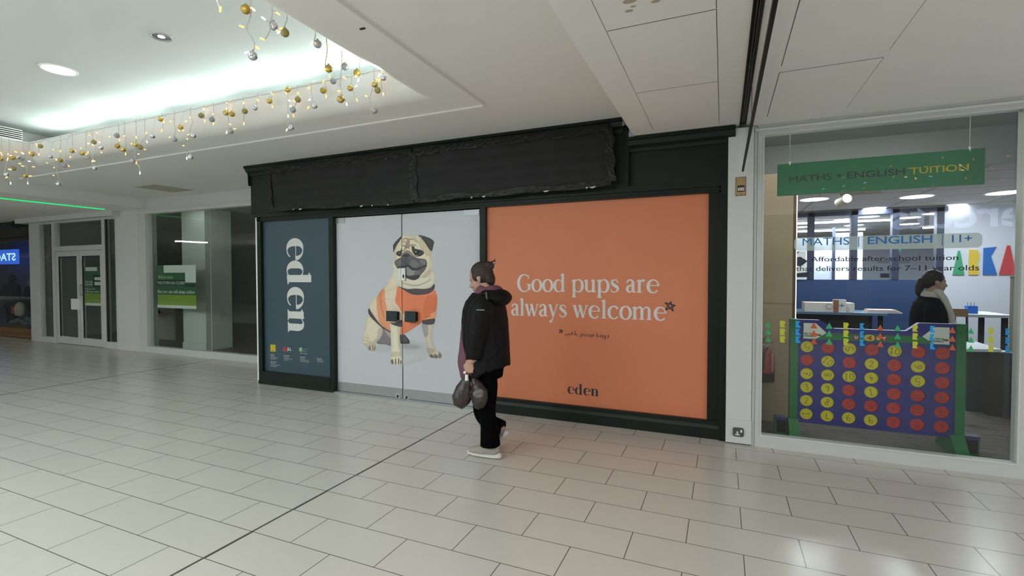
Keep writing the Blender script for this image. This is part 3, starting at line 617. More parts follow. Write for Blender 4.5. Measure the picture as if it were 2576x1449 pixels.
# black plastic sheeting taped over the old sign
M_WRAP = mat('black_plastic_sheet', (0.0095, 0.0095, 0.0105), 0.55, spec=0.3, var=.25, vscale=2.5, bump=.35)
M_TAPE = mat('black_tape', (0.007, 0.007, 0.0075), 0.36, spec=.3, bump=.5)
M_TORN = mat('torn_paper', (.55, .57, .58), .7)
def sheet(name, label, tl, tr, bl, br, seed):
    random.seed(seed); y0 = 4.792
    A, B, C_, D = (atY(*p, y0) for p in (tl, tr, bl, br)); nx, nz = 64, 18
    t = thing(name, label, 'black plastic sheet', tuple((C_ + D) / 2), 'black sheets over the old sign')
    MB().box(A.x + .03, B.x - .03, y0 + .012, 4.90, max(C_.z, D.z) + .03, min(A.z, B.z) - .03).build('sign_box', M_BLACK, t)
    ph = [random.uniform(0, 6) for _ in range(8)]
    def pt(i, k, off=0.0):
        u, v = i / nx, k / nz; p = A.lerp(B, u).lerp(C_.lerp(D, u), v)
        w = .0035 * math.sin(23 * u + ph[0] + 2 * v) * math.sin(9 * v + ph[1]) + .0022 * math.sin(61 * u + ph[2] - 3 * v) + .002 * math.sin(31 * v + ph[3])
        ed = min(v, 1 - v) * nz
        dz = .008 * math.sin(19 * u + ph[4]) + .005 * math.sin(47 * u + ph[5]) + .003 * math.sin(131 * u + ph[6]) if v in (0, 1) else 0
        if ed < 2: w -= .006 * (2 - ed) / 2 * math.sin(40 * u + ph[6]) ** 2
        return (p.x + (.006 * math.sin(11 * v + ph[7]) if u in (0, 1) else 0), y0 + w - off, p.z + dz)
    m = MB(); vs = [pt(i, k) for k in range(nz + 1) for i in range(nx + 1)]
    m.add(vs, [(k * (nx + 1) + i, (k + 1) * (nx + 1) + i, (k + 1) * (nx + 1) + i + 1, k * (nx + 1) + i + 1) for k in range(nz) for i in range(nx)])
    m.build('sheet', M_WRAP, t, smooth=True)
    # crumpled tape along the edges
    tp = MB()
    def strip(P0, P1, n, wd, vert):
        rows = []
        for i in range(n + 1):
            u = i / n; p = P0.lerp(P1, u); row = []
            for j in range(5):
                q = (j / 4 - .5) * wd * (1 + .25 * math.sin(17 * u + j)); yy = y0 - .008 - random.uniform(0, .0045)
                row.append((p.x + q, yy, p.z) if vert else (p.x, yy, p.z + q))
            rows += row
        tp.add(rows, [(i * 5 + j, i * 5 + j + 1, (i + 1) * 5 + j + 1, (i + 1) * 5 + j) for i in range(n) for j in range(4)])
    dn = Vector((0, 0, .035))
    strip(A - dn, B - dn, 70, .075, False); strip(C_ + dn * .6, D + dn * .6, 70, .06, False); strip(A - dn, C_ + dn, 22, .085, True); strip(B - dn, D + dn, 22, .085, True)
    tp.build('tape_edging', M_TAPE, t)
    tn = MB()
    for k in range(5):
        u = random.uniform(.05, .95); p = C_.lerp(D, u); wd = random.uniform(.02, .07)
        tn.add([(p.x, y0 - .012, p.z - .004), (p.x + wd * .4, y0 - .013, p.z - .018), (p.x + wd, y0 - .012, p.z - .006), (p.x + wd * .8, y0 - .012, p.z + .004)], [(0, 1, 2, 3)])
    tn.build('torn_edge', M_TORN, t)
sheet('plastic_sheet', 'shorter left hand black plastic sheet taped over the old shop sign', (675, 424), (1036, 377), (682, 529), (1042, 511), 3)
sheet('plastic_sheet', 'longer right hand black plastic sheet taped over the old shop sign', (1040, 376), (1532, 314), (1044, 508), (1538, 466), 5)
random.seed(11)
# ---- navy panel
def board(name, label, cat, x0, x1, z0, z1, m, y=YP):
    t = thing(name, label, cat, ((x0 + x1) / 2, y, z0)); MB().box(x0, x1, y, y + .03, z0, z1).build('board', m, t); return t
M_PWHITE = mat('print_white', (.70, .70, .68), .45)
nv = board('navy_advert_panel', 'tall navy panel with vertical white logo and agents\' details, left end of the shopfront', 'advert panel', xL1, xN1, zK + .015, zH0, mat('navy_print', (.040, .078, .105), .42, var=.03))
ed = serif_text('eden', .36, .055, .10, .0)
xs = [q[0] for p in ed for q in p]; a, b = min(xs), max(xs)
zt, zb_ = atY(742, 599, YP).z, atY(744, 837, YP).z; xb, xh = atY(723, 720, YP).x, atY(764, 720, YP).x - atY(723, 720, YP).x
flat([[(xb + q[1] * xh, zt + (q[0] - a) / (b - a) * (zb_ - zt)) for q in p] for p in ed], onplane(YP - .001), None, True).build('logo_lettering', M_PWHITE, nv)
Z7 = lambda x, y: (640 + x / 8.524, 830 + y / 8.524)
def q7(pts): return [tuple(atY(*Z7(*p), YP - .001)) for p in pts]
MB().add(q7([(340, 312), (452, 318), (455, 468), (345, 462)]), [(3, 2, 1, 0)]).build('yellow_logo', mat('logo_yellow', (.62, .48, .02), .5), nv)
P, B = text2d('savills', .01)
def txt7(body, x0, x1, ymid, hgt, m, nm, bold=0.0, slope=.09, off=.0013):
    P, B = text2d(body, bold); F = fit(P, x0, x1, 0, hgt)
    flat(F, lambda u, v: tuple(atY(*Z7(u, ymid + slope * (u - x0) - v + hgt / 2), YP - off))).build(nm, m, nv)
txt7('savills', 358, 440, 440, 24, mat('logo_red', (.5, .06, .03), .5), 'yellow_logo_lettering', .01)
c7 = lambda cx, cy, r, n=20, sx=.8: q7([(cx + r * sx * math.cos(2 * PI * k / n), cy + r * math.sin(2 * PI * k / n)) for k in range(n)])
MB().add(c7(650, 412, 56), [tuple(range(20))]).build('red_logo_disc', mat('logo_red_disc', (.40, .045, .05), .5), nv)
txt7('JLL', 700, 795, 415, 80, M_PWHITE, 'logo_lettering', .035)
MB().add(c7(990, 418, 50), [tuple(range(20))]).build('green_logo_disc', mat('logo_green', (.10, .38, .16), .5), nv)
txt7('C', 972, 1016, 420, 64, M_PWHITE, 'green_logo_letter', .05)
txt7('chester', 1040, 1150, 405, 26, mat('logo_grey', (.30, .36, .36), .5), 'logo_lettering', .0)
txt7('gates', 1025, 1115, 455, 28, mat('logo_grey', (.30, .36, .36), .5), 'logo_lettering', .01)
txt7('Property Consultants', 975, 1138, 496, 22, M_PWHITE, 'detail_lettering', .02)
M_DET = mat('print_pale', (.46, .49, .50), .5)
for x0, y0, rows in ((345, 522, (85, 105, 165, 130, 0, 140, 110, 215, 135)), (628, 544, (142, 112, 195, 105)), (978, 574, (118, 112, 195, 205)), (1338, 610, (112, 130, 148))):
    for k, wd in enumerate(rows):
        if wd:
            yy = y0 + 31 * k + 4
            P = [q for c in range(int(wd / 9)) for q in [[(x0 + c * 9 + .3 * random.random(), yy + .09 * c * 9 - 6 - random.choice((0, 0, 3))), (x0 + c * 9 + 6.2, yy + .09 * c * 9 - 6), (x0 + c * 9 + 6.2, yy + .09 * c * 9 + 6), (x0 + c * 9, yy + .09 * c * 9 + 6)]]]
            flat(P, lambda u, v: tuple(atY(*Z7(u, v), YP - .0012))).build('detail_line', M_DET if k % 5 else M_PWHITE, nv)
# ---- orange panel
og = board('orange_advert_panel', 'large orange panel reading Good pups are always welcome, beside the white doors', 'advert panel', xO0, xO1, zK, zH0, mat('orange_print', (.70, .222, .108), .5, var=.02))
A6 = lambda x, y: (1270 + x / 5.724, 660 + y / 5.724)
yo = YP - .001
M_OTXT = mat('tagline_white', (.74, .71, .71), .5)
def line(txt, xa, xb_, base, xtop, m, nm, **k):
    z0 = atY(*base, yo).z; xh = atY(xtop[0], xtop[1], yo).z - atY(xtop[0], xtop[1] + (base[1] - xtop[1]), yo).z
    return z0, place(serif_text(txt, **k), atY(*xa, yo).x, atY(*xb_, yo).x, z0, xh, yo).build(nm, m, og)
zz1 = atY(1612, 736.4, yo).z
def line2(txt, xa, xb_, zb, xh, m, nm, **k): return place(serif_text(txt, **k), atY(xa, 740, yo).x, atY(xb_, 740, yo).x, zb, xh, yo).build(nm, m, og)
xh1 = atY(1598.5, 770.6, yo).z - atY(1612, 804.2, yo).z
line2('Good pups are', 1301, 1659, zz1, xh1, M_OTXT, 'tagline_lettering', s=.235, t=.085)
line2('always welcome', 1285.7, 1677.5, atY(1612, 804.4, yo).z, xh1, M_OTXT, 'tagline_lettering', s=.235, t=.085)
M_PEN = mat('pen_black', (.030, .026, .030), .5)
line2('eden', 1428, 1506.5, atY(1491, 996, yo).z, atY(1491, 977.5, yo).z - atY(1491, 996, yo).z, mat('logo_charcoal', (.022, .026, .034), .5), 'logo_lettering', s=.31, t=.06, f=.10)
def pen(name, strokes, w, m, parent, mp, y):
    polys = []
    for st_ in strokes: polys += ribbon([(p[0], p[1], w) for p in st_], sub=4, smooth=len(st_) > 2)
    return flat(polys, lambda u, v: tuple(atY(*mp(u, v), y)), None, True).build(name, m, parent)
def circ(cx, cy, rx, ry, n=10): return [(cx + rx * math.cos(2 * PI * k / n + 1), cy - ry * math.sin(2 * PI * k / n + 1)) for k in range(n + 1)]
star = [(2310, 690), (2390, 565), (2425, 705), (2305, 580), (2455, 622), (2310, 690)]
segs = [[star[i], star[i + 1]] for i in range(5)]
pen('drawn_star', segs, 17, M_PEN, og, A6, yo)
pen('drawn_star', [[(780 + (p[0] - 2305) * .4, 962 + (p[1] - 565) * .43) for p in s_] for s_ in segs], 8, M_PEN, og, A6, yo)
hw = [[(865, 1030), (880, 1055), (900, 1030), (915, 1050), (932, 1018)], [(947, 1026), (945, 1050)], [(949, 1008), (951, 1013)], [(970, 998), (966, 1050)], [(948, 1027), (988, 1022)], [(1017, 983), (1001, 1055)], [(1003, 1045), (1024, 1028), (1034, 1038), (1036, 1052), (1052, 1055)],
      [(1097, 1034), (1082, 1087)], [(1090, 1046), (1116, 1030), (1128, 1045), (1111, 1060), (1088, 1058)], circ(1160, 1049, 18, 14), circ(1212, 1052, 19, 14), [(1252, 1038), (1240, 1090)], [(1247, 1050), (1270, 1037), (1281, 1052), (1263, 1067), (1243, 1062)],
      [(1328, 1008), (1318, 1068)], [(1320, 1060), (1338, 1047), (1353, 1060), (1342, 1078), (1318, 1070)], circ(1387, 1062, 15, 14), [(1403, 1048), (1402, 1070), (1412, 1079)], circ(1434, 1068, 14, 14), [(1449, 1054), (1451, 1092), (1432, 1108), (1414, 1098)], [(1503, 1048), (1484, 1049), (1481, 1060), (1500, 1070), (1490, 1083), (1470, 1081)]]
pen('handwritten_note', hw, 7.5, M_PEN, og, A6, yo)
# ---- the pair of doors with white vinyl
M_VINYL = mat('white_vinyl', (.635, .645, .705), .35, var=.02, vscale=8)
xM = xe(1012, YD); zT = ze(1100, 529, YD)
xDl = xe(840, YD); xDr = xe(1207, YD)
for n, (x0, x1) in ((3, (xDl, xM - .006)), (4, (xM + .006, xDr))):
    d = struct(MB().box(x0, x1, YD, YD + .012, .13, zT - .02).build('door_%d' % n, M_VINYL))
    MB().box(x0, x1, YD - .008, YD + .02, .018, .135).build('bottom_rail', M_STEEL, d)
    MB().box(x0, x0 + .20, YD - .010, YD + .02, zT - .085, zT - .02).build('patch_fitting', M_STEEL, d) if n == 3 else MB().box(x1 - .20, x1, YD - .010, YD + .02, zT - .085, zT - .02).build('patch_fitting', M_STEEL, d)
    c = atY(*((1000.5, 996) if n == 3 else (1022.5, 999.5)), YD - .01)
    fl_ = MB().cyl((c.x, YD - .012, c.z), (c.x, YD - .004, c.z), .034, n=24).build('floor_lock', mat('lock_chrome', (.6, .6, .6), .2, .9), d)
    MB().cyl((c.x, YD - .016, c.z), (c.x, YD - .012, c.z), .014, n=14).box(c.x - .006, c.x + .006, YD - .016, YD - .0125, c.z - .025, c.z).build('keyhole', M_DARKSEAM, fl_)
    hx0, hx1, hz0, hz1 = ((971, 997.5, 782, 809) if n == 3 else (1018, 1044.5, 782.5, 811))
    yh = YD - .075
    a, b = atY(hx0, hz0, yh), atY(hx1, hz1, yh)
    hd = MB().box(a.x, b.x, yh, yh + .012, b.z, a.z).build('pull_plate', mat('handle_green', (.014, .030, .032), .4), d)
    MB().box(a.x + .01, b.x - .01, yh + .012, YD, b.z + .01, a.z - .01).build('stand_off', M_BLACK, hd)
struct(MB().box(xM - .006, xM + .006, YD + .004, YD + .012, .02, zT - .02).box(xM - .003, xM + .003, YD - .0042, YD + .004, .136, zT - .02).build('trim_7', M_DARKSEAM))
struct(MB().box(xD0, xD1, YD + .02, YD + .1, zT - .02, zH0).box(xDl - .05, xDr + .04, YD + .03, YD + .05, 0, zT).build('trim_8', M_GREEN))
struct(MB().box(xD0 - .01, xD1, YE - .01, YD + .03, 0, .014).build('trim_9', M_STEEL))
MB().box(xM - .035, xM + .035, YD - .012, YD + .02, zT - .022, zT + .004).build('door_stop', M_DARKSEAM, sf)
# ---- the pug print across both doors
YPUG = YD - .0015
P4 = lambda pts, sm=4, cl=True: [[(880 + x / 3.8115, 560 + y / 3.8115) for x, y in (crom(pts, True, sm) if sm else pts)]]
PB = lambda pts, sm=4: [[(900 + x / 6.9, 720 + y / 6.9) for x, y in (crom(pts, True, sm) if sm else pts)]]
PH = lambda pts, sm=4: [[(970 + x / 9.657, 580 + y / 9.657) for x, y in (crom(pts, True, sm) if sm else pts)]]
def outline(pts, w):
    T = ribbon([(*p, w * (.35 + .65 * math.sin(PI * (i + .5) / len(pts)))) for i, p in enumerate(pts)], sub=4)
    return [t[0] for t in T[::2]] + [T[-1][2]] + [T[-1][1]] + [t[1] for t in T[::2]][::-1]
def HR(pts, w): return [[(970 + x / 9.657, 580 + y / 9.657) for x, y in outline(pts, w)]]
def BR(pts, w): return [[(900 + x / 6.9, 720 + y / 6.9) for x, y in outline(pts, w)]]
EL = lambda cx, cy, rx, ry: [(cx + rx * math.cos(2 * PI * k / 12), cy + ry * math.sin(2 * PI * k / 12)) for k in range(12)]
FAWN, FAWN2, DK, MASK = (198, 186, 156), (178, 164, 136), (108, 94, 88), (84, 80, 88)
pg = thing('pug_print', 'printed picture of a seated pug in an orange jumper across the white doors', 'printed picture', tuple(atY(1010, 905, YPUG)))
decal('cast_shadow', [(P4([(215, 1215), (300, 1165), (395, 1150), (520, 1120), (640, 1130), (800, 1190), (740, 1290), (690, 1330), (560, 1360), (480, 1380), (470, 1240), (300, 1250)]), (160, 165, 168)), (P4([(240, 1212), (300, 1188), (395, 1180), (480, 1170), (520, 1150), (600, 1148), (745, 1195), (700, 1242), (600, 1232), (500, 1215), (395, 1212), (300, 1222)]), (158, 161, 168)), (P4([(500, 1275), (560, 1268), (640, 1275), (650, 1290), (560, 1322), (500, 1352)]), (166, 169, 174)), (P4([(510, 1165), (600, 1165), (680, 1195), (600, 1215), (510, 1205)]), (140, 140, 146))], pg, YPUG, 9, 1.4, -.0, .0)
y_ = YPUG - .0001
decal('far_hind_leg', [(PB([(735, 835), (800, 835), (850, 880), (890, 930), (905, 975), (880, 1000), (800, 1000), (740, 985)]), (66, 60, 68)), (PB([(760, 850), (810, 860), (850, 920), (800, 960), (750, 940)]), (82, 74, 80))], pg, y_)
decal('hind_leg', [(PB([(380, 690), (560, 780), (580, 900), (575, 1030), (480, 1010), (330, 990), (380, 850)]), (112, 102, 112)), (PB([(460, 740), (560, 790), (575, 900), (520, 850)]), (158, 146, 130)),
                   (PB([(185, 460), (150, 560), (130, 700), (95, 820), (80, 930), (110, 1010), (170, 1050), (260, 1000), (340, 950), (400, 880), (430, 780), (400, 700), (300, 600), (220, 530)]), FAWN), (PB([(350, 760), (400, 720), (430, 790), (400, 880), (340, 950), (270, 965), (330, 880)]), (176, 160, 148)),
                   (PB([(110, 1000), (160, 1060), (185, 1110), (250, 1128), (300, 1115), (318, 1050), (300, 985), (220, 970)]), FAWN2), (PB([(190, 1050), (215, 1030), (225, 1100), (195, 1105)]), DK), (PB([(250, 1020), (262, 1020), (272, 1100), (258, 1110)]), DK), (PB([(285, 1040), (300, 1050), (300, 1105), (285, 1110)]), DK),
                   (BR([(110, 880), (160, 900), (210, 920)], 16), (160, 146, 118)), (BR([(100, 930), (160, 950), (230, 965)], 14), (150, 134, 108)), (BR([(150, 830), (170, 860), (200, 880)], 9), (166, 152, 124))], pg, y_ - 0.000120)
ORG, CRM, DKJ = (199, 112, 79), (205, 181, 154), (74, 60, 68)
decal('jumper', [(PB([(330, 180), (250, 210), (210, 320), (190, 390), (260, 500), (340, 610), (380, 650), (560, 780), (760, 830), (800, 830), (1110, 620), (1330, 580), (1370, 380), (1380, 200), (1330, 50), (1320, 0), (900, -40), (700, -100), (560, -130), (480, 0), (400, 80)], 2), CRM),
                 (PB([(485, 0), (400, 80), (335, 180), (325, 300), (340, 470), (380, 640), (470, 720), (560, 785), (575, 640), (485, 600), (490, 420), (510, 390), (475, 240), (475, 100)], 3), (202, 132, 98)), (BR([(430, 60), (395, 200), (420, 400), (470, 560)], 40), (186, 116, 86)),
                 (PB([(690, 0), (780, 60), (900, 120), (1080, 150), (1230, 120), (1325, 60), (1370, 150), (1380, 250), (1360, 420), (1330, 580), (1160, 590), (1100, 640), (950, 740), (800, 835), (740, 830), (750, 700), (790, 620), (805, 500), (770, 460), (700, 340), (645, 260), (665, 150)], 2), ORG),
                 (PB([(570, 640), (770, 690), (765, 830), (560, 785)], 0), (205, 112, 72)), (PB([(1180, 200), (1360, 160), (1372, 260), (1350, 430), (1200, 560), (1140, 500)]), (188, 100, 64)), (BR([(1180, 550), (1240, 520), (1320, 440), (1350, 380)], 12), (150, 76, 48)), (PB([(1180, 560), (1330, 440), (1350, 500), (1325, 580), (1200, 590)]), (214, 138, 100)), (BR([(1180, 545), (1220, 530), (1270, 515)], 13), (140, 62, 42)),
                 (BR([(500, 220), (580, 235), (640, 250)], 5), (190, 166, 140))], pg, y_ - 0.000432)
decal('jumper_hem', [(PB([(185, 400), (200, 380), (230, 440), (340, 600), (440, 710), (560, 780), (560, 800), (430, 728), (320, 630), (220, 530), (180, 450)], 2), DKJ)], pg, y_ - 0.000744)
decal('front_leg', [(PB([(1115, 640), (1230, 655), (1310, 645), (1300, 750), (1285, 900), (1310, 1000), (1350, 1090), (1430, 1140), (1455, 1190), (1445, 1245), (1330, 1250), (1250, 1235), (1220, 1170), (1200, 1120), (1195, 1050), (1170, 930), (1130, 780)], 3), (182, 170, 150)), (PB([(1120, 660), (1210, 670), (1225, 760), (1210, 870), (1160, 870), (1130, 770)]), (146, 136, 134)), (PB([(1200, 1070), (1290, 1080), (1340, 1130), (1260, 1180), (1215, 1150)]), (160, 146, 124)),
                    (PB([(1245, 1185), (1300, 1190), (1325, 1245), (1260, 1232)]), (96, 84, 80)), (PB([(1325, 1175), (1400, 1215), (1380, 1248), (1335, 1245)]), (104, 92, 86)), (PB([(1400, 1150), (1450, 1185), (1448, 1240), (1410, 1245)]), (112, 100, 96))], pg, y_ - 0.000792)
decal('front_leg', [(PB([(560, 640), (680, 680), (740, 695), (735, 800), (725, 950), (735, 1100), (750, 1200), (775, 1280), (765, 1340), (720, 1370), (640, 1370), (570, 1340), (560, 1290), (575, 1220), (580, 1080), (575, 950), (570, 800)], 3), (204, 193, 166)), (PB([(690, 700), (738, 700), (725, 950), (735, 1100), (700, 1000), (690, 850)]), (188, 176, 150)), (PB([(590, 1150), (720, 1140), (740, 1200), (650, 1230), (580, 1220)]), (186, 172, 144)),
                    (PB([(572, 1285), (610, 1270), (622, 1345), (585, 1348)]), DK), (PB([(648, 1262), (664, 1260), (668, 1352), (648, 1352)]), (84, 72, 68)), (PB([(700, 1258), (716, 1260), (720, 1345), (700, 1348)]), (84, 72, 68)), (PB([(738, 1285), (762, 1300), (758, 1345), (738, 1345)]), DK)], pg, y_ - 0.000792)
decal('jumper_cuff', [(PB([(560, 628), (640, 640), (770, 578), (772, 690), (740, 706), (680, 692), (600, 665)], 2), DKJ)], pg, y_ - 0.001080)
decal('jumper_cuff', [(PB([(1115, 600), (1160, 585), (1330, 560), (1338, 610), (1320, 655), (1230, 668), (1130, 652)], 2), DKJ)], pg, y_ - 0.001080)
decal('neck', [(PH([(215, 790), (185, 950), (110, 1150), (30, 1300), (150, 1350), (300, 1350), (400, 1400), (560, 1440), (700, 1425), (900, 1420), (1050, 1380), (1170, 1310), (1197, 1150), (1185, 1020), (1120, 960), (1085, 700)], 3), (197, 189, 166)), (PH([(820, 1100), (960, 960), (1085, 860), (1090, 1000), (1040, 1100), (920, 1150)]), (178, 158, 138)), (HR([(400, 1270), (600, 1325), (760, 1330), (960, 1270), (1100, 1180)], 42), (156, 150, 132)), (HR([(1100, 980), (1090, 1060), (1060, 1160)], 20), (166, 152, 130)), (PH([(110, 1150), (30, 1300), (-40, 1449), (200, 1449), (290, 1349), (240, 1290), (170, 1220)], 2), (207, 184, 160))], pg, y_ - 0.000528)
decal('jumper_collar', [(PB([(705, -5), (760, 20), (870, 50), (1000, 40), (1150, 48), (1270, 20), (1325, -45), (1332, 40), (1240, 125), (1080, 152), (940, 140), (800, 70)], 2), DKJ)], pg, y_ - 0.000768)
decal('head', [(PH([(400, 130), (470, 98), (505, 130), (600, 135), (700, 125), (795, 120), (900, 200), (1000, 340), (1092, 480), (1095, 620), (1085, 900), (1000, 1000), (850, 1150), (600, 1180), (450, 1100), (280, 880), (215, 790), (200, 640), (195, 520), (230, 440), (300, 280)], 3), (204, 189, 155)), (PH([(820, 200), (900, 230), (1000, 370), (1085, 500), (1085, 640), (980, 560), (900, 420), (840, 320)]), (192, 172, 138)), (PH([(230, 460), (260, 420), (250, 560), (290, 660), (220, 740), (205, 620)]), (190, 174, 142)),
                (HR([(400, 270), (470, 190), (590, 215), (680, 205), (760, 290)], 34), (150, 128, 104)), (HR([(545, 210), (550, 300), (530, 430)], 80), (146, 126, 108)), (HR([(505, 300), (500, 380), (500, 440)], 26), (112, 94, 84)), (HR([(560, 440), (580, 380), (650, 345), (750, 358)], 24), (104, 88, 76)), (HR([(390, 365), (450, 365), (485, 400), (455, 470), (400, 490)], 26), (110, 92, 80)), (HR([(410, 300), (480, 265), (500, 330)], 22), (140, 118, 98)), (HR([(700, 150), (780, 260), (860, 400), (900, 470)], 30), (180, 158, 124)), (HR([(620, 260), (700, 300), (780, 350)], 24), (222, 208, 176)), (HR([(430, 170), (480, 150), (540, 160)], 26), (222, 208, 176)), (HR([(880, 420), (960, 540), (1010, 620)], 26), (170, 148, 120)), (PH([(850, 640), (920, 600), (960, 690), (900, 720)]), (206, 192, 160))], pg, y_ - 0.000816)
decal('ear', [(PH([(395, 128), (330, 180), (250, 260), (190, 340), (182, 390), (195, 530), (230, 440), (290, 330), (370, 210), (400, 150)], 3), (44, 43, 50)), (HR([(360, 190), (270, 290), (215, 400)], 26), (62, 60, 66))], pg, y_ - 0.001260)
decal('ear', [(PH([(795, 120), (840, 108), (970, 145), (1100, 200), (1174, 275), (1165, 340), (1130, 485), (1095, 492), (1050, 440), (960, 300), (870, 190)], 3), (50, 47, 53)), (PH([(800, 122), (860, 112), (900, 150), (860, 180)]), (92, 88, 84)), (HR([(960, 180), (1060, 260), (1110, 400)], 40), (60, 56, 62))], pg, y_ - 0.001260)
decal('muzzle', [(PH([(390, 640), (290, 690), (218, 760), (230, 830), (270, 890), (300, 930), (460, 1110), (520, 1160), (640, 1203), (740, 1197), (810, 1150), (860, 1070), (950, 970), (1002, 850), (998, 740), (950, 690), (850, 680), (740, 660), (640, 620), (600, 560), (540, 490), (470, 500), (410, 560)], 3), (86, 82, 90)), (PH([(405, 610), (430, 530), (500, 480), (590, 500), (680, 590), (770, 655), (640, 625), (580, 570), (510, 545), (450, 560)], 2), (138, 118, 106)), (PH([(230, 780), (300, 710), (380, 680), (390, 780), (340, 870), (280, 870)]), (96, 92, 97)), (PH([(590, 800), (650, 720), (760, 760), (820, 810), (760, 870), (680, 890), (610, 850)]), (100, 96, 101)), (PH([(830, 720), (920, 700), (980, 760), (940, 820), (850, 800)]), (106, 100, 101)), (PH([(420, 680), (560, 660), (590, 760), (560, 830), (430, 860)]), (74, 68, 82)),
                 (PH([(470, 960), (560, 880), (640, 965), (750, 975), (700, 1065), (560, 1092), (480, 1045)]), (128, 122, 120)), (PH([(700, 1000), (790, 980), (840, 1020), (780, 1070), (700, 1070)]), (98, 90, 102)), (PH([(485, 1100), (600, 1112), (720, 1082), (825, 1078), (795, 1160), (690, 1202), (590, 1182)], 2), (48, 44, 54)), (HR([(280, 895), (440, 885), (545, 850), (640, 925), (760, 940), (900, 885), (1000, 850)], 58), (36, 33, 38)), (HR([(490, 660), (480, 760), (500, 850)], 20), (48, 44, 54)), (HR([(640, 630), (760, 720), (830, 800)], 22), (66, 60, 66))], pg, y_ - 0.001296)
decal('nose', [(PH([(418, 605), (455, 565), (520, 552), (572, 590), (578, 622), (530, 638), (440, 642)], 3), (36, 36, 46)), (PH(EL(500, 575, 32, 12), 0), (74, 74, 84))], pg, y_ - 0.001740)
decal('eye', [(PH([(255, 545), (300, 498), (360, 490), (395, 420), (385, 560), (370, 630), (310, 615), (268, 590)], 2), (60, 52, 52)), (PH(EL(322, 550, 42, 46), 0), (24, 22, 26)), (PH(EL(330, 545, 13, 13), 0), (84, 84, 90)), (PH(EL(330, 546, 10, 10), 0), (175, 178, 184), 1.0)], pg, y_ - 0.001704)
decal('eye', [(PH([(630, 380), (690, 385), (715, 440), (800, 460), (890, 480), (935, 545), (890, 600), (830, 625), (755, 632), (690, 570), (650, 510)], 2), (56, 50, 52)), (PH(EL(760, 525, 72, 60), 0), (22, 20, 24)), (PH(EL(742, 518, 26, 20), 0), (74, 74, 80)), (PH(EL(730, 516, 13, 11), 0), (190, 193, 198), 1.0), (PH(EL(757, 606, 12, 9), 0), (170, 172, 176))], pg, y_ - 0.001704)
# door lock case in front of the print
lk = thing('door_lock_case', 'small square silver lock case where the two white doors meet', 'lock', tuple(atY(1011, 690, YD - .02)))
a, b = atY(1002.5, 674.5, YD - .026), atY(1019, 706, YD - .026)
MB().box(a.x, xM - .004, YD - .026, YD - .016, b.z, a.z).build('keep', M_LIGHT, lk); kp = MB().box(xM + .002, b.x, YD - .026, YD - .016, b.z, a.z).build('case', M_LIGHT, lk)
c = atY(1014.5, 695, YD - .028); MB().ell((c.x, YD - .026, c.z), .012, .006, .024, n=12, m=8).build('cylinder', M_DARKSEAM, kp)
# ================================================================ right: white pier and the tuition room
YR = 4.86
xp0, xp1 = atY(1829, 700, YR).x, atY(1893.5, 700, YR).x
pr_ = struct(MB().box(xp0, xp1, YR, YR + .5, 0.012, 2.868).build('wall_pier', M_WHITE))
struct(MB().box(xp0, xp1 + .002, YR - .008, YR, 0.012, atY(1860, 1056, YR).z).build('baseboard_right', M_WHITE))
struct(MB().box(xp1 + .004, xp1 + .028, YR + .012, YR + .1, 0, 2.868).build('trim_10', M_FRAME))
ks = thing('key_switch', 'brass shutter key switch plate on the white pier', 'switch', tuple(atY(1863, 490, YR)))
a, b = atY(1852, 447, YR - .012), atY(1875, 490, YR - .012)
M_BRASS = mat('aged_brass', (.42, .31, .15), .35, .7)
MB().box(a.x - .004, b.x + .004, YR - .006, YR, b.z - .004, a.z + .004).build('back_box', mat('brass_dark', (.10, .08, .04), .5, .4), ks)
MB().box(a.x, b.x, YR - .012, YR - .006, b.z, a.z).build('face_plate', M_BRASS, ks)
u = lambda t: a.x + (b.x - a.x) * t
v = lambda t: a.z + (b.z - a.z) * t
MB().box(u(.14), u(.90), YR - .0135, YR - .012, v(.82), v(.45)).build('window', mat('switch_brown', (.03, .018, .012), .5), ks)
for k in range(4): MB().box(u(.2 + .17 * k), u(.31 + .17 * k), YR - .0150, YR - .0135, v(.76), v(.58)).build('indicator', M_LIGHT, ks)
MB().cyl((u(.5), YR - .015, v(.93)), (u(.5), YR - .012, v(.93)), .004, n=10).build('screw', M_DARKSEAM, ks)
so = thing('wall_socket', 'grey metal single wall socket with switch low on the white pier', 'socket', tuple(atY(1857, 1100, YR)))
a, b = atY(1843.5, 1075, YR - .02), atY(1871, 1100, YR - .02)
c_ = .012
pl_ = [(a.x + c_, b.z), (b.x - c_, b.z), (b.x, b.z + c_), (b.x, a.z - c_), (b.x - c_, a.z), (a.x + c_, a.z), (a.x, a.z - c_), (a.x, b.z + c_)]
MB().prism(pl_, 'y', YR - .02, YR - .008).build('face_plate', mat('socket_grey', (.10, .11, .12), .4, .5), so)
MB().box(u(.68), u(.85), YR - .025, YR - .02, v(.48), v(.20)).build('rocker_switch', M_LIGHT, so)
MB().box(u(.34), u(.50), YR - .0215, YR - .02, v(.64), v(.42)).box(u(.22), u(.64), YR - .0215, YR - .02, v(.85), v(.69)).build('shutter_block', M_LIGHT, so)
MB().box(u(.40), u(.44), YR - .0222, YR - .0214, v(.57), v(.49)).box(u(.26), u(.34), YR - .0222, YR - .0214, v(.80), v(.74)).box(u(.52), u(.60), YR - .0222, YR - .0214, v(.80), v(.74)).build('pin_holes', M_DARKSEAM, so)
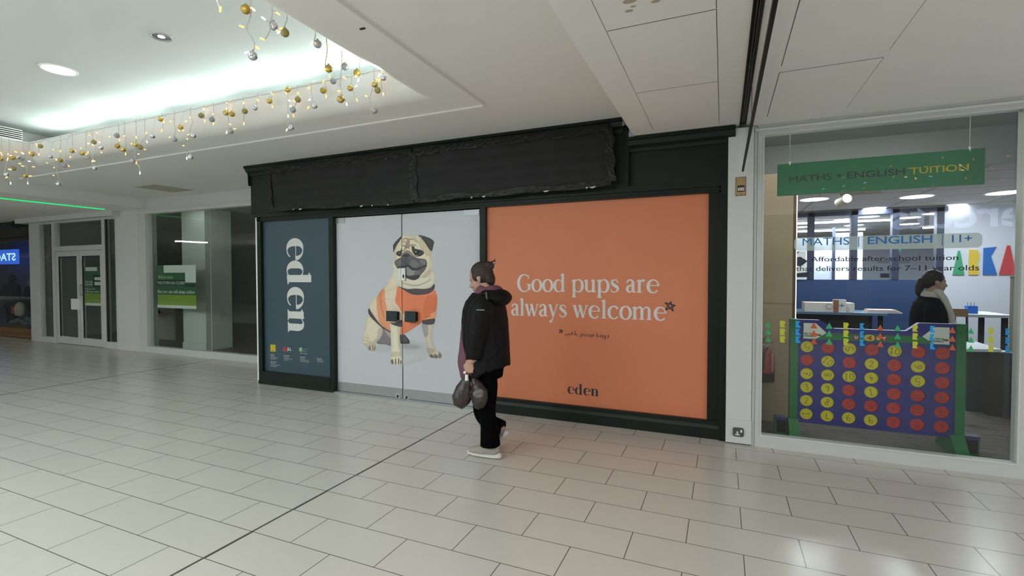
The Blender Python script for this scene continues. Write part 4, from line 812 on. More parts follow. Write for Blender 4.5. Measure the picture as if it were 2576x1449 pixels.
# ---- window frame and glass
YF_ = 4.86
xa, xb_ = xp1 + .03, atY(2562, 1160, YF_).x
gx0 = atY(1916, 720, YF_).x; zs = atY(2240, 1131, YF_).z; zt_ = atY(2240, 306.5, YF_).z
xe_ = xb_ + .10
w4 = struct(MB().box(xa, gx0, YF_, YF_ + .12, 0.0, 2.868).box(gx0, xb_, YF_, YF_ + .12, 0.0, zs - .012).box(gx0, xb_, YF_, YF_ + .12, zt_ + .008, 2.868).box(xb_, xe_, YF_, YF_ + .12, 0, 2.868).build('window_4', M_FRAME))
MB().box(gx0, xb_, YF_ - .006, YF_ + .02, zs - .012, zs).box(gx0, gx0 + .010, YF_ - .006, YF_ + .02, zs, zt_).box(gx0, xb_, YF_ - .006, YF_ + .02, zt_, zt_ + .010).box(xb_ - .012, xb_, YF_ - .006, YF_ + .02, zs, zt_).build('glazing_bead', M_WHITE, w4)
MB().box(xa - .02, xe_, YF_ - .03, YF_, 2.815, 2.835).box(xa, xe_, YF_ - .012, YF_, zt_ + .035, zt_ + .05).box(xa + .018, xa + .024, YF_ - .004, YF_, 0, 2.81).build('head_moulding', M_WHITE, w4)
YGL = YF_ + .06
MB().box(gx0, xb_, YGL, YGL + .006, zs - .012, zt_ + .01).build('glass_pane', M_GLASS, w4)
struct(MB().box(xe_, 5.2, YF_, YF_ + .2, 0, 2.868).build('wall_right', M_WHITE))
# ---- room shell
M_RW = mat('tuition_white_wall', (.60, .63, .72), .6)
def carpet():
    m = bpy.data.materials.new('ribbed_carpet'); m.use_nodes = True; nt = m.node_tree; b = nt.nodes['Principled BSDF']; b.inputs['Roughness'].default_value = .95
    tc = nt.nodes.new('ShaderNodeTexCoord'); mp = nt.nodes.new('ShaderNodeMapping'); mp.inputs['Scale'].default_value = (2.2, 62, 1)
    n = nt.nodes.new('ShaderNodeTexNoise'); n.inputs['Scale'].default_value = 1.0; n.inputs['Detail'].default_value = 4; n.inputs['Roughness'].default_value = .7
    cr = nt.nodes.new('ShaderNodeValToRGB'); cr.color_ramp.elements[0].position = .34; cr.color_ramp.elements[0].color = (.020, .018, .018, 1); cr.color_ramp.elements[1].position = .66; cr.color_ramp.elements[1].color = (.20, .175, .15, 1)
    L = nt.links.new; L(tc.outputs['Object'], mp.inputs[0]); L(mp.outputs[0], n.inputs['Vector']); L(n.outputs['Fac'], cr.inputs[0]); L(cr.outputs[0], b.inputs['Base Color'])
    return m
struct(MB().box(.30, 9.0, YF_ + .12, 18.0, 0.001, 0.012).build('floor', carpet()))
def ceiling_grid():
    m = bpy.data.materials.new('grid_ceiling_tiles'); m.use_nodes = True; nt = m.node_tree; b = nt.nodes['Principled BSDF']; b.inputs['Roughness'].default_value = .8
    tc = nt.nodes.new('ShaderNodeTexCoord'); br = nt.nodes.new('ShaderNodeTexBrick'); br.offset = 0
    for k, v_ in (('Scale', 1), ('Mortar Size', .012), ('Brick Width', 1.2), ('Row Height', .6)): br.inputs[k].default_value = v_
    br.inputs['Color1'].default_value = (.52, .50, .50, 1); br.inputs['Color2'].default_value = (.49, .475, .48, 1); br.inputs['Mortar'].default_value = (.20, .19, .20, 1)
    nt.links.new(tc.outputs['Object'], br.inputs['Vector']); nt.links.new(br.outputs['Color'], b.inputs['Base Color']); return m
ZC = 2.62
struct(MB().box(.30, 9.0, 6.15, 18.0, ZC, ZC + .05).build('ceiling', ceiling_grid()))
struct(MB().box(.30, 5.2, 6.05, 6.15, ZC - .02, 2.98).box(.30, 5.2, 4.98, 6.1, 2.95, 3.0).build('ceiling', mat('soffit_paint', (.36, .39, .40), .7)))
struct(MB().box(.30, 9.0, 18.0, 18.1, 0, ZC).build('wall_back', M_RW))
struct(MB().box(.26, .33, 4.98, 18.0, 0, 2.98).build('wall_left', mat('tuition_left_wall', (.50, .46, .38), .7)))
struct(MB().box(9.0, 9.1, 9.5, 18.0, 0, ZC).build('wall_right', M_RW))
# tan board wall with a lit edge
M_TAN = mat('tan_board', (.55, .42, .30), .6, var=.06, vscale=3)
xt = atY(1993, 750, 5.72).x
tw = struct(MB().box(.33, xt, 5.72, 5.80, .012, atY(1950, 437, 5.72).z).build('wall_tan', M_TAN))
MB().box(.33, xt, 5.716, 5.72, atY(1950, 763, 5.716).z, atY(1950, 761, 5.716).z).build('board_joint', mat('joint_pale', (.42, .36, .28), .6), tw)
MB().box(xt, xt + .028, 5.72, 5.79, .75, 2.60).build('edge_trim', mat('tan_edge', (.16, .10, .06), .5), tw)
tag(MB().box(xt + .029, xt + .037, 5.725, 5.735, atY(1996, 806, 5.73).z, 2.56).build('edge_light_strip', emat('edge_led', (1, .96, .92), 1.6)), 'thin white vertical light strip on the edge of the tan wall', 'light strip')
# partition: blue base, dark uprights, glass above
YPT = 9.5
M_BLUE = mat('partition_blue', (.022, .055, .155), .5, var=.06); M_UP = mat('dark_blue_frame', (.030, .038, .075), .45)
zb = atY(2150, 703.5, YPT).z
xw = atY(2372, 700, YPT).x
px_ = [2040, 2148, 2252, 2364]
pw = struct(MB().box(.33, xw, YPT, YPT + .1, .012, zb).build('wall_partition', M_BLUE))
ztp = atY(2150, 527, YPT).z
up = MB()
for p in px_: c = atY(p, 650, YPT).x; up.box(c - .045, c + .045, YPT - .01, YPT + .11, zb, ztp)
up.box(.33, xw + .05, YPT - .01, YPT + .11, ztp - .09, ztp); up.build('uprights', M_UP, pw)
MB().box(.33, xw, YPT + .04, YPT + .046, zb, ztp - .09).build('glass_pane', glassmat('partition_glass', (.93, .96, .98), .5), pw)
c = atY(2096, 650, YPT + .3).x
struct(MB().box(atY(2000, 650, 11.5).x, atY(2094, 650, 11.5).x, 11.5, 11.56, 0, 2.3).box(atY(2100, 650, 13).x, atY(2170, 650, 13).x, 13.0, 13.06, 0, 2.5).build('wall_white_screen', M_RW))
struct(MB().box(atY(2094, 650, 11.48).x, atY(2101, 650, 11.48).x, 11.47, 11.53, 0, 2.5).build('wall_screen_post', M_UP))
# white wall with coloured letters
struct(MB().box(xw - .02, 9.0, YPT, YPT + .1, 0.012, ZC).build('wall_letters', M_RW))
yl = YPT - .02
def wall_letter(name, pts, rgb, label):
    P = [atY(*p, yl) for p in pts]
    o = MB().prism([(q.x, q.z) for q in P], 'y', yl, yl + .018).build(name, mat('letter_' + name, rgb, .45)); tag(o, label, 'wall letter', 'coloured letters on the white wall')
Zx = lambda x, y: (1980 + x / 4.322, 460 + y / 4.322)
wall_letter('wall_letter', [Zx(*p) for p in ((1802, 1000), (1930, 1000), (1882, 738), (1862, 738))], (.05, .30, .15), 'green wall letter shaped like a pointed A, first of four')
MATS['letter_wall_letter_g'] = MATS.pop('letter_wall_letter')
wall_letter('wall_letter', [Zx(*p) for p in ((1975, 1000), (2085, 1000), (2085, 930), (2070, 880), (2088, 830), (2092, 770), (2070, 730), (1985, 725))], (.62, .45, .05), 'yellow wall letter shaped like an R, second of four')
MATS['letter_wall_letter_y'] = MATS.pop('letter_wall_letter')
wall_letter('wall_letter', [Zx(*p) for p in ((2132, 1000), (2285, 1000), (2218, 800), (2278, 695), (2140, 708))], (.02, .13, .46), 'blue wall letter shaped like a K, third of four')
MATS['letter_wall_letter_b'] = MATS.pop('letter_wall_letter')
wall_letter('wall_letter', [Zx(*p) for p in ((2308, 1000), (2498, 1000), (2425, 680), (2395, 680))], (.50, .05, .055), 'red wall letter shaped like an A, last of four')
# black and white chevron poster by the left edge
cv = thing('chevron_poster', 'black and white chevron poster hanging beyond the partition beside the tan wall', 'poster', tuple(atY(2015, 700, 9.3)))
MB().prism([(atY(1998, 0, 9.45).x, atY(2010, 632, 9.45).z), (atY(2036, 0, 9.45).x, atY(2010, 632, 9.45).z), (atY(2036, 0, 9.45).x, atY(2010, 700, 9.45).z), (atY(1998, 0, 9.45).x, atY(2010, 700, 9.45).z)], 'y', 9.44, 9.5).build('sheet', M_PW, cv)
ck = MB()
for pts in (((1998, 636), (2012, 632), (1999, 645)), ((1998, 648), (2014, 646), (2032, 657), (2014, 670), (2004, 668), (1998, 664)), ((1998, 688), (2036, 684), (2036, 697), (1998, 697))):
    Q = [atY(*p, 9.435) for p in pts]; ck.add([tuple(q) for q in Q], [tuple(range(len(Q)))])
ck.build('chevrons', mat('chevron_black', (.012, .014, .03), .5), cv)
# ceiling lights: round panels and linear tubes
M_LED = emat('tuition_lamp', (.93, .95, 1.0), 7)
for k, (px, py, r, lb) in enumerate(((2048, 501, .17, 'first round ceiling light from the tan wall in the tuition room, near row'), (2306, 494, .18, 'middle round ceiling light of the near row in the tuition room'), (2530, 484, .19, 'round ceiling light of the near row closest to the right window edge'), (2200, 523, .15, 'round ceiling light of the second row left of centre, above the partition'), (2400, 516, .16, 'round ceiling light of the second row, right of the partition head'),
        (2128, 551.5, .18, 'round ceiling light of the far rows beyond the partition, left one'), (2287, 547, .17, 'round ceiling light of the far rows right of the partition upright, upper'), (2287, 563, .17, 'round ceiling light of the far rows right of the partition upright, lower'), (2148, 566, .17, 'round ceiling light of the far rows just below the first long tube'), (2021, 570.5, .16, 'round ceiling light of the far rows closest to the tan wall'))):
    c = atZ(px, py, ZC); t = thing('round_ceiling_light', lb, 'ceiling light', tuple(c), 'round lights in the tuition room ceiling')
    MB().cyl((c.x, c.y, ZC - .006), (c.x, c.y, ZC + .001), r * 1.12, n=28).build('trim_ring', M_LIGHT, t)
    MB().cyl((c.x, c.y, ZC - .008), (c.x, c.y, ZC - .005), r, n=28).build('diffuser', M_LED, t)
    l = area('round_lamp', (c.x, c.y, ZC - .012), (c.x, c.y, 0), r * 1.9, r * 1.9, 14 if k < 3 else 20, (.90, .95, 1.0)); l.data.shape = 'DISK'
for k, (p0, p1, lb) in enumerate((((1990, 565), (2240, 554.5), 'long upper light tube left of centre beyond the partition'), ((1990, 585), (2176, 578.5), 'short lower light tube left of centre beyond the partition'), ((2428, 548.5), (2590, 542.5), 'upper light tube at the right end of the tuition window'), ((2322, 575), (2590, 566.5), 'long lower light tube at the right of the tuition window'))):
    a, b = atZ(*p0, ZC - .05), atZ(*p1, ZC - .05); ym = (a.y + b.y) / 2; a, b = atY(*p0, ym), atY(*p1, ym)
    t = thing('linear_light', lb, 'light tube', ((a.x + b.x) / 2, ym, ZC), 'linear lights in the tuition room')
    area('tube_lamp', ((a.x + b.x) / 2, ym, a.z - .004), ((a.x + b.x) / 2, ym, 0), b.x - a.x, .06, 34, (.90, .95, 1.0)); MB().box(a.x, b.x, ym - .03, ym + .03, a.z, a.z + .035).build('tube', M_LED, t); MB().box(a.x, b.x, ym - .04, ym + .04, a.z + .035, a.z + .05).build('housing', M_LIGHT, t)
# track spotlight
c = atZ(2150, 490, ZC - .14); c = atY(2122, 503, 7.6); t = thing('track_spotlight', 'cream track spotlight pointing up the tuition room ceiling, left of centre', 'spotlight', tuple(c))
h = atY(2131, 499, 7.55); e = atY(2112, 510, 7.75)
MB().cyl(tuple(e), tuple(h), .062, n=18).build('lamp_head', mat('spot_cream', (.55, .47, .38), .5), t, smooth=False)
d_ = (h - e).normalized(); MB().cyl(tuple(h), tuple(h + d_ * .004), .052, n=18).build('lens', emat('spot_glow', (1, .93, 1), 8), t)
m_ = atY(2122, 503, 7.65); MB().cyl(tuple(m_), (m_.x + .10, m_.y, ZC - .02), .012, n=8).box(m_.x - .05, m_.x + .4, m_.y - .02, m_.y + .02, ZC - .03, ZC).build('bracket', mat('spot_cream', (.55, .47, .38), .5), t)
ex = thing('exit_sign', 'small green exit sign hanging beyond the partition', 'sign', tuple(atY(2268, 628, 15)))
a, b = atY(2246, 622, 15), atY(2266, 632, 15)
MB().cyl(((a.x + b.x) / 2, 15.02, a.z), ((a.x + b.x) / 2, 15.02, ZC), .012, n=8).build('drop_rod', M_STEEL, ex); MB().box(a.x, b.x, 15, 15.05, b.z, a.z).build('panel', emat('exit_green', (.03, .42, .25), .9), ex)
P, B = text2d('EXIT', .02); flat(fit(P, a.x + .35 * (b.x - a.x), b.x - .02, b.z + .03, a.z - .03), onplane(14.99)).build('lettering', M_PWHITE, ex)
for (px0, px1, py0, py1, y, nm, lb) in ((2215, 2245, 688, 698, 18, 'door_notice', 'small dark notice on the far white door beyond the partition'), (2208, 2286, 655, 661, 18, 'wall_heater', 'long pale wall heater high on the far white wall beyond the partition')):
    a, b = atY(px0, py0, y), atY(px1, py1, y); tag(MB().box(a.x, b.x, y - .05, y, b.z, a.z).build(nm, M_UP if 'notice' in nm else mat('heater_grey', (.42, .42, .42), .5)), lb, nm.split('_')[1])
# ---- green hanging sign
YS = 5.12
a, b = atY(1956, 413, YS), atY(2476.5, 465, YS); za = (atY(1956, 413, YS).z + atY(2478, 373, YS).z) / 2; zb2 = (atY(1956, 492, YS).z + atY(2475, 465, YS).z) / 2
hs = thing('hanging_sign', 'green hanging sign reading MATHS + ENGLISH TUITION inside the window', 'sign', ((a.x + b.x) / 2, YS, zb2))
MB().box(a.x, b.x, YS, YS + .012, zb2, za).build('board', mat('sign_green', (.012, .19, .085), .45), hs)
Zs = lambda x, y: atY(1820 + x / 3.0185, 240 + y / 3.0185, YS - .001)
M_SD = mat('sign_dark_text', (.014, .020, .022), .5); M_SY = mat('sign_yellow_text', (.62, .48, .03), .5)
z0, z1 = Zs(760, 644).z, Zs(760, 596).z
for body, x0, x1, m, nm in (('MATHS', 502, 822, M_SD, 'dark_lettering'), ('+', 858, 902, M_SD, 'dark_lettering'), ('ENGLISH', 938, 1378, M_SD, 'dark_lettering'), ('TUITION', 1415, 1862, M_SY, 'yellow_lettering')):
    P, B = text2d(body, .0 if body == 'MATHS' else .010)
    zz0, zz1 = (z0 + (z1 - z0) * .2, z1 - (z1 - z0) * .1) if body == '+' else (z0, z1)
    flat(fit(P, Zs(x0, 620).x, Zs(x1, 620).x, zz0, zz1), onplane(YS - .001)).build(nm, m, hs)
for px in (1987, 2440):
    w = atY(px, 400, YS); MB().cyl((w.x, YS + .006, za - .01), (w.x, YS + .006, 2.95), .0025, n=6).build('hanging_wire', M_STEEL, hs)
    MB().cyl((w.x, YS + .006, za - .015), (w.x, YS + .006, za + .02), .008, n=8).build('wire_clip', M_LIGHT, hs)
# ---- vinyl on the glass: frosted band and lettering
YV = YGL - .0012
band = thing('frosted_window_band', 'frosted strip with blue MATHS ENGLISH 11+ lettering across the tuition window', 'window lettering', tuple(atY(2233, 625, YV)))
x0, x1 = atY(1998, 610, YV).x, atY(2471, 610, YV).x; z1 = atY(2240, 591.5, YV).z; z0 = atY(2240, 627, YV).z; r = .035
pts = []
for cx, cz, a0 in ((x1 - r, z1 - r, 0), (x0 + r, z1 - r, 90), (x0 + r, z0 + r, 180), (x1 - r, z0 + r, 270)):
    pts += [(cx + r * math.cos(math.radians(a0 + 15 * k)), cz + r * math.sin(math.radians(a0 + 15 * k))) for k in range(7)]
fm = bpy.data.materials.new('frosted_vinyl'); fm.use_nodes = True; fb = fm.node_tree.nodes['Principled BSDF']; fb.inputs['Base Color'].default_value = (.50, .60, .60, 1); fb.inputs['Roughness'].default_value = .6; fb.inputs['Alpha'].default_value = .80
MB().add([(p[0], YV, p[1]) for p in pts], [tuple(range(len(pts)))[::-1]]).build('frosted_film', fm, band)
M_VB = mat('vinyl_blue', (.022, .19, .52), .5); M_VN = mat('vinyl_navy', (.010, .012, .028), .5)
Z5 = lambda x, y: (1980 + x / 4.322, 460 + y / 4.322)
def gl(body, xa_, xb2, ytop, ybot, m, nm, parent, bold=.01, cap=None, y=YV - .0006):
    P, B = text2d(body, bold); A = atY(*Z5(xa_, ybot), y); Bp = atY(*Z5(xb2, ybot), y); T = atY(*Z5(xa_, ytop), y)
    flat(fit(P, A.x, Bp.x, A.z, T.z, cap), onplane(y)).build(nm, m, parent)
zc = {'MATHS': (168, 676, 604, 684), 'ENGLISH': (876, 1578, 585, 668), '11+': (1792, 2010, 566, 648)}
for bd, (xa2, xb2, yt, yb) in zc.items(): gl(bd, xa2, xb2, yt, yb, M_VB, 'lettering', band, .0 if bd == 'MATHS' else .012)
for xx, yt, yb in ((772, 585, 700), (1684, 560, 684)):
    A = atY(*Z5(xx, yb), YV - .0006); T = atY(*Z5(xx, yt), YV - .0006); MB().add([(A.x, YV - .0006, A.z), (A.x + .006, YV - .0006, A.z), (A.x + .006, YV - .0006, T.z), (A.x, YV - .0006, T.z)], [(0, 1, 2, 3)]).build('divider', M_VB, band)
wl = thing('window_lettering', 'dark lettering about affordable after-school tuition on the glass, under the frosted strip', 'window lettering', tuple(atY(2233, 680, YV)))
capA = text2d('A', .0)[1][2:]; capd = text2d('d', .0)[1][2:]
def glx(body, xa_, xb2, zbase, ztop, cap): 
    P, B = text2d(body, .006); flat(fit(P, xa_, xb2, zbase, ztop, cap), onplane(YV)).build('lettering', M_VN, wl)
X5 = lambda x, y: atY(*Z5(x, y), YV)
glx('Affordable after-school tuition', X5(258, 850).x, X5(1862, 840).x, (X5(300, 855).z + X5(1830, 838).z) / 2, (X5(300, 803).z + X5(1830, 786).z) / 2, capA)
glx('that delivers results for 7\u201311 year olds', X5(95, 960).x, X5(2088, 950).x, (X5(120, 960).z + X5(2000, 949).z) / 2, (X5(350, 905).z + X5(2050, 895).z) / 2, capd)
# ---- three-high stickers along the glass
T_G, T_Y, T_B, T_O = mat('sticker_green', (.05, .42, .17), .5), mat('sticker_yellow', (.56, .60, .04), .5), mat('sticker_blue', (.02, .34, .78), .5), mat('sticker_orange', (.56, .11, .03), .5)
Z8 = lambda x, y: (1820 + x / 2.587, 660 + y / 2.587)
cols = [('g', 289, 402, 450, 498), ('y', 385, 402, 452, 500), ('b', 487, 404, 454, 503), ('o', 588, 410, 460, 512), ('g', 688, 412, 463, 515), ('y', 798, 414, 464, 517), ('b', 905, 418, 470, 522), ('o', 1020, 424, 478, 530), ('g', 1133, 427, 480, 535), ('y', 1248, 430, 482, 537), ('b', 1362, 435, 488, 545), ('o', 1490, 440, 496, 552), ('g', 1610, 445, 502, 558), ('y', 1742, 448, 505, 562), ('b', 1852, 452, 508, 565)]
ordn = 'first second third fourth fifth sixth seventh eighth ninth tenth eleventh twelfth thirteenth fourteenth fifteenth'.split()
SH = {'g': ('green triangle', T_G, [(-.5, -.5), (.5, -.5), (0, .5)]), 'o': ('orange triangle', T_O, [(-.5, -.5), (.5, -.5), (0, .5)]),
      'y': ('yellow R shaped', T_Y, [(-.5, -.5), (.5, -.5), (.22, -.12), (.42, .02), (.5, .22), (.42, .42), (.25, .5), (-.5, .5)]),
      'b': ('blue K shaped', T_B, [(-.5, -.5), (.55, -.5), (.02, .05), (.36, .5), (-.5, .5)])}
for k, (c, x, *ys) in enumerate(cols):
    nm, m, sh_ = SH[c]
    w = (atY(*Z8(x + 22, ys[1]), YV).x - atY(*Z8(x - 22, ys[1]), YV).x) * (1.05 if c in 'go' else .80); h = (atY(*Z8(x, ys[1] - 20), YV).z - atY(*Z8(x, ys[1] + 20), YV).z) * (1.0 if c in 'go' else 1.08)
    for j, yy in enumerate(ys):
        q = atY(*Z8(x, yy), YV)
        o = MB().add([(u_ * w, 0, v_ * h) for u_, v_ in sh_], [tuple(range(len(sh_)))]).build('window_sticker', m); o.location = q
        tag(o, '%s %s sticker, column %s from the left on the tuition window' % (('top', 'middle', 'bottom')[j], nm, ordn[k]), 'sticker', 'stickers across the tuition window')
# ================================================================ giant four-in-a-row game
YB0 = 5.29
M_C4B = mat('game_blue_plastic', (.022, .020, .20), .4, var=.08, vscale=3); M_C4G = mat('game_green_plastic', (.012, .15, .045), .4, var=.08, vscale=4)
gm = thing('giant_four_in_a_row_game', 'giant blue and green four-in-a-row game standing behind the tuition window', 'game', (1.24, YB0 + .04, .012))
gx0_, gx1_ = atY(*Z8(480, 800), YB0).x, atY(*Z8(1507, 800), YB0).x
gzb = (atY(*Z8(480, 1042), YB0).z + atY(*Z8(1500, 1140), YB0).z) / 2
cx0, cx1 = atY(*Z8(542, 770), YB0).x, atY(*Z8(1424, 830), YB0).x
cz1 = (atY(*Z8(545, 550), YB0).z + atY(*Z8(1427, 593), YB0).z) / 2; cz0 = (atY(*Z8(538, 987), YB0).z + atY(*Z8(1419, 1072), YB0).z) / 2
dx, dz = (cx1 - cx0) / 6, (cz1 - cz0) / 5; RH = .0535
ztop = cz1 + dz / 2
m = MB(); N = 24
def cell(cx, cz, hx, hz, y0, y1):
    sq = []
    for k in range(N):
        a = 2 * PI * k / N; c_, s_ = math.cos(a), math.sin(a); q = min(hx / abs(c_) if abs(c_) > 1e-6 else 9, hz / abs(s_) if abs(s_) > 1e-6 else 9); sq.append((cx + q * c_, cz + q * s_))
    # keep exact corners
    for sx in (-1, 1):
        for sz in (-1, 1):
            i = min(range(N), key=lambda k: abs(sq[k][0] - cx - sx * hx) + abs(sq[k][1] - cz - sz * hz)); sq[i] = (cx + sx * hx, cz + sz * hz)
    ci = [(cx + RH * math.cos(2 * PI * k / N), cz + RH * math.sin(2 * PI * k / N)) for k in range(N)]
    vs = [(p[0], y0, p[1]) for p in sq] + [(p[0], y0, p[1]) for p in ci] + [(p[0], y1, p[1]) for p in sq] + [(p[0], y1, p[1]) for p in ci]
    m.add(vs, [f for k in range(N) for f in ((k, (k + 1) % N, N + (k + 1) % N, N + k), (2 * N + k, 3 * N + k, 3 * N + (k + 1) % N, 2 * N + (k + 1) % N), (N + k, N + (k + 1) % N, 3 * N + (k + 1) % N, 3 * N + k))])
Y0, Y1 = YB0, YB0 + .07
for r in range(6):
    for c in range(7): cell(cx0 + dx * c, cz0 + dz * r, dx / 2, dz / 2, Y0, Y1)
m.box(gx0_, cx0 - dx / 2, Y0, Y1, gzb, ztop); m.box(cx1 + dx / 2, gx1_, Y0, Y1, gzb, ztop); m.box(cx0 - dx / 2, cx1 + dx / 2, Y0, Y1, gzb, cz0 - dz / 2)
m.build('board_frame', M_C4B, gm)
zh = (atY(*Z8(480, 375), YB0).z + atY(*Z8(1520, 400), YB0).z) / 2; zm = zh - .085
W = gx1_ - gx0_
prof = [(gx0_, ztop), (gx1_, ztop), (gx1_, zh), (gx1_ - .215 * W, zh), (gx1_ - .29 * W, zm + .012), (gx0_ + .25 * W, zm + .012), (gx0_ + .15 * W, zh), (gx0_, zh)]
MB().prism(prof, 'y', Y0 + .004, Y1 - .004).build('top_rail', M_C4B, gm)
MB().prism([(gx0_ + .03, ztop + .012), (gx1_ - .03, ztop + .012), (gx1_ - .12, ztop + .065), (gx1_ - .30, ztop + .075), (gx0_ + .30, ztop + .075), (gx0_ + .12, ztop + .065)], 'y', Y0 - .001, Y0 + .004).build('green_band', M_C4G, gm)
for sx in (0, 1):
    xa2 = gx0_ + .045 if sx == 0 else gx1_ - .045; d = 1 if sx == 0 else -1
    lp = MB().prism([(xa2, ztop + .015), (xa2 + d * .10, ztop + .015), (xa2 + d * .185, ztop + .075), (xa2 + d * .10, zh - .03), (xa2, zh - .03)], 'y', Y0 - .004, Y0 + .002).build('logo_plate', M_PWHITE, gm)
    for bd, zo, m_ in (('Big Game', .062, M_PK), ('hunters', .044, M_PK)):
        P, B = text2d(bd, .03); x0, x1 = (xa2 + .006, xa2 + .10) if sx == 0 else (xa2 - .135, xa2 - .04); flat(fit(P, x0, x1, ztop + zo - .012, ztop + zo + .010), onplane(Y0 - .0048)).build('logo_lettering', mat('plate_green_text', (.02, .08, .04), .5), lp)
    bx = (xa2 + .128) if sx == 0 else (xa2 - .022); MB().ell((bx, Y0 - .004, ztop + .052), .018, .002, .010, n=12, m=6).ell((bx - .018, Y0 - .004, ztop + .058), .008, .002, .007, n=10, m=6).build('animal_emblem', mat('emblem_brown', (.22, .11, .03), .5), lp)
xm_ = (gx0_ + gx1_) / 2
for k, (ch, off, big) in enumerate((('U', -.165, 0), ('4', -.065, 1), ('I', .0, 0), ('T', .045, 0))):
    P, B = text2d(ch, .05); cxx = xm_ + off + .04; h2 = .026 if big else .016
    MB().ell((cxx, Y0 - .0015, ztop + .045), .042 if big else .026, .0012, .030 if big else .022, n=16, m=6).build('letter_roundel', M_SY if big else mat('roundel_red', (.25, .03, .03), .5), gm)
    flat(fit(P, cxx - h2 * .75, cxx + h2 * .75, ztop + .045 - h2 * .8, ztop + .045 + h2 * .8), onplane(Y0 - .0032)).build('letter', mat('letter_red', (.35, .04, .02), .5) if big else M_PWHITE, gm)
for sx, (pxa, pxb) in ((0, (432, 482)), (1, (1512, 1575))):
    xa2, xb3 = atY(*Z8(pxa, 760), Y0 - .02).x, atY(*Z8(pxb, 800), Y0 - .02).x
    MB().box(xa2, xb3, Y0 - .02, Y1 + .02, .10, zh + .004).build('post', M_C4G, gm)
    f = MB()
    if sx == 0: f.prism([(Y0 - .16, .012), (Y1 + .22, .012), (Y1 + .22, .05), (Y1 + .05, .16), (Y0 - .02, .18), (Y0 - .12, .07), (Y0 - .16, .05)], 'x', xa2 - .01, xb3 + .012)
    else: f.prism([(Y0 - .16, .012), (Y1 + .22, .012), (Y1 + .22, .05), (Y1 + .05, .16), (Y0 - .02, .18), (Y0 - .12, .07), (Y0 - .16, .05)], 'x', xa2 - .03, xb3)
    f.build('foot', M_C4G, gm)
    sgn = -1 if sx == 0 else 1; xo = xa2 - .02 if sx == 0 else xb3
    MB().box(min(xo, xo + sgn * .10), max(xo, xo + sgn * .10), Y0 - .02, Y1 + .06, .012, .16).build('foot_bracket', M_C4G, gm)
    MB().box(min(xo + sgn * .012, xo + sgn * .085), max(xo + sgn * .012, xo + sgn * .085), Y0 - .03, Y0 + .03, .04, .15).build('latch', M_BLACK, gm)
    MB().box(min(xo, xo + sgn * .10), max(xo, xo + sgn * .10), Y0 - .03, Y0 + .06, .155, .185).build('latch_cap', mat('latch_blue', (.02, .03, .12), .4), gm)
# the numbered discs
M_DY, M_DR = mat('disc_yellow', (.66, .55, .02), .4), mat('disc_red', (.52, .028, .022), .4); M_INK, M_INKR = mat('marker_ink', (.015, .014, .012), .6), mat('marker_ink_faint', (.17, .012, .012), .6)
DG = {'0': [circ(0, 0, .28, .5, 12)], '1': [[(-.2, .3), (0, .5), (0, -.5)], [(-.2, -.5), (.2, -.5)]], '2': [[(-.28, .3), (0, .5), (.25, .25), (-.05, -.2), (-.28, -.48), (.3, -.48)]], '3': [[(-.25, .45), (.1, .5), (.25, .25), (-.05, .05), (.28, -.2), (.05, -.5), (-.28, -.4)]],
      '4': [[(-.05, .5), (-.3, -.05), (.3, -.05)], [(.1, .25), (.05, -.5)]], '5': [[(.28, .5), (-.2, .5), (-.25, .1), (.15, .12), (.28, -.2), (.05, -.5), (-.28, -.4)]], '6': [[(.2, .5), (-.15, .2), (-.28, -.2), (0, -.5), (.27, -.25), (.05, 0), (-.25, -.15)]],
      '7': [[(-.28, .5), (.28, .5), (-.05, -.5)], [(-.2, .02), (.2, .02)]], '8': [[(.2, .35), (0, .5), (-.2, .3), (.25, -.2), (0, -.5), (-.27, -.22), (.2, .2), (.2, .35)]], '9': [[(.22, .25), (0, .05), (-.25, .25), (0, .5), (.22, .3), (.2, -.1), (0, -.5)]], '_': []}
grid = ['y5:200 r4:60 y5:100 r6:110 y10:-8 r9:80 r1:-80', 'r3:180 y10:-35 r3:190 y2:0 r3:180 y6:80 r2:150', 'y7:-100 y8:100 y10:0 y4:0 r4:90 y5:180 r1:30', 'y3:10 y9:0 r1:45 y1:12 r2:150 r10:90 r7:200', 'y2:0 y8:-20 r5:160 r8:180 r4:160 r10:90 r7:200', 'y1:-90 y7:-160 y6:10 y6:20 r8:10 r5:180 r9:0']
pr_d = {}
for col in 'yr':
    d = MB().cyl((0, 0, 0), (0, .022, 0), .0520, n=32).build('game_disc', M_DY if col == 'y' else M_DR); pr_d[col] = d.data; bpy.data.objects.remove(d)
rown = 'top second third fourth fifth bottom'.split(); coln = 'first second third fourth fifth sixth seventh'.split()
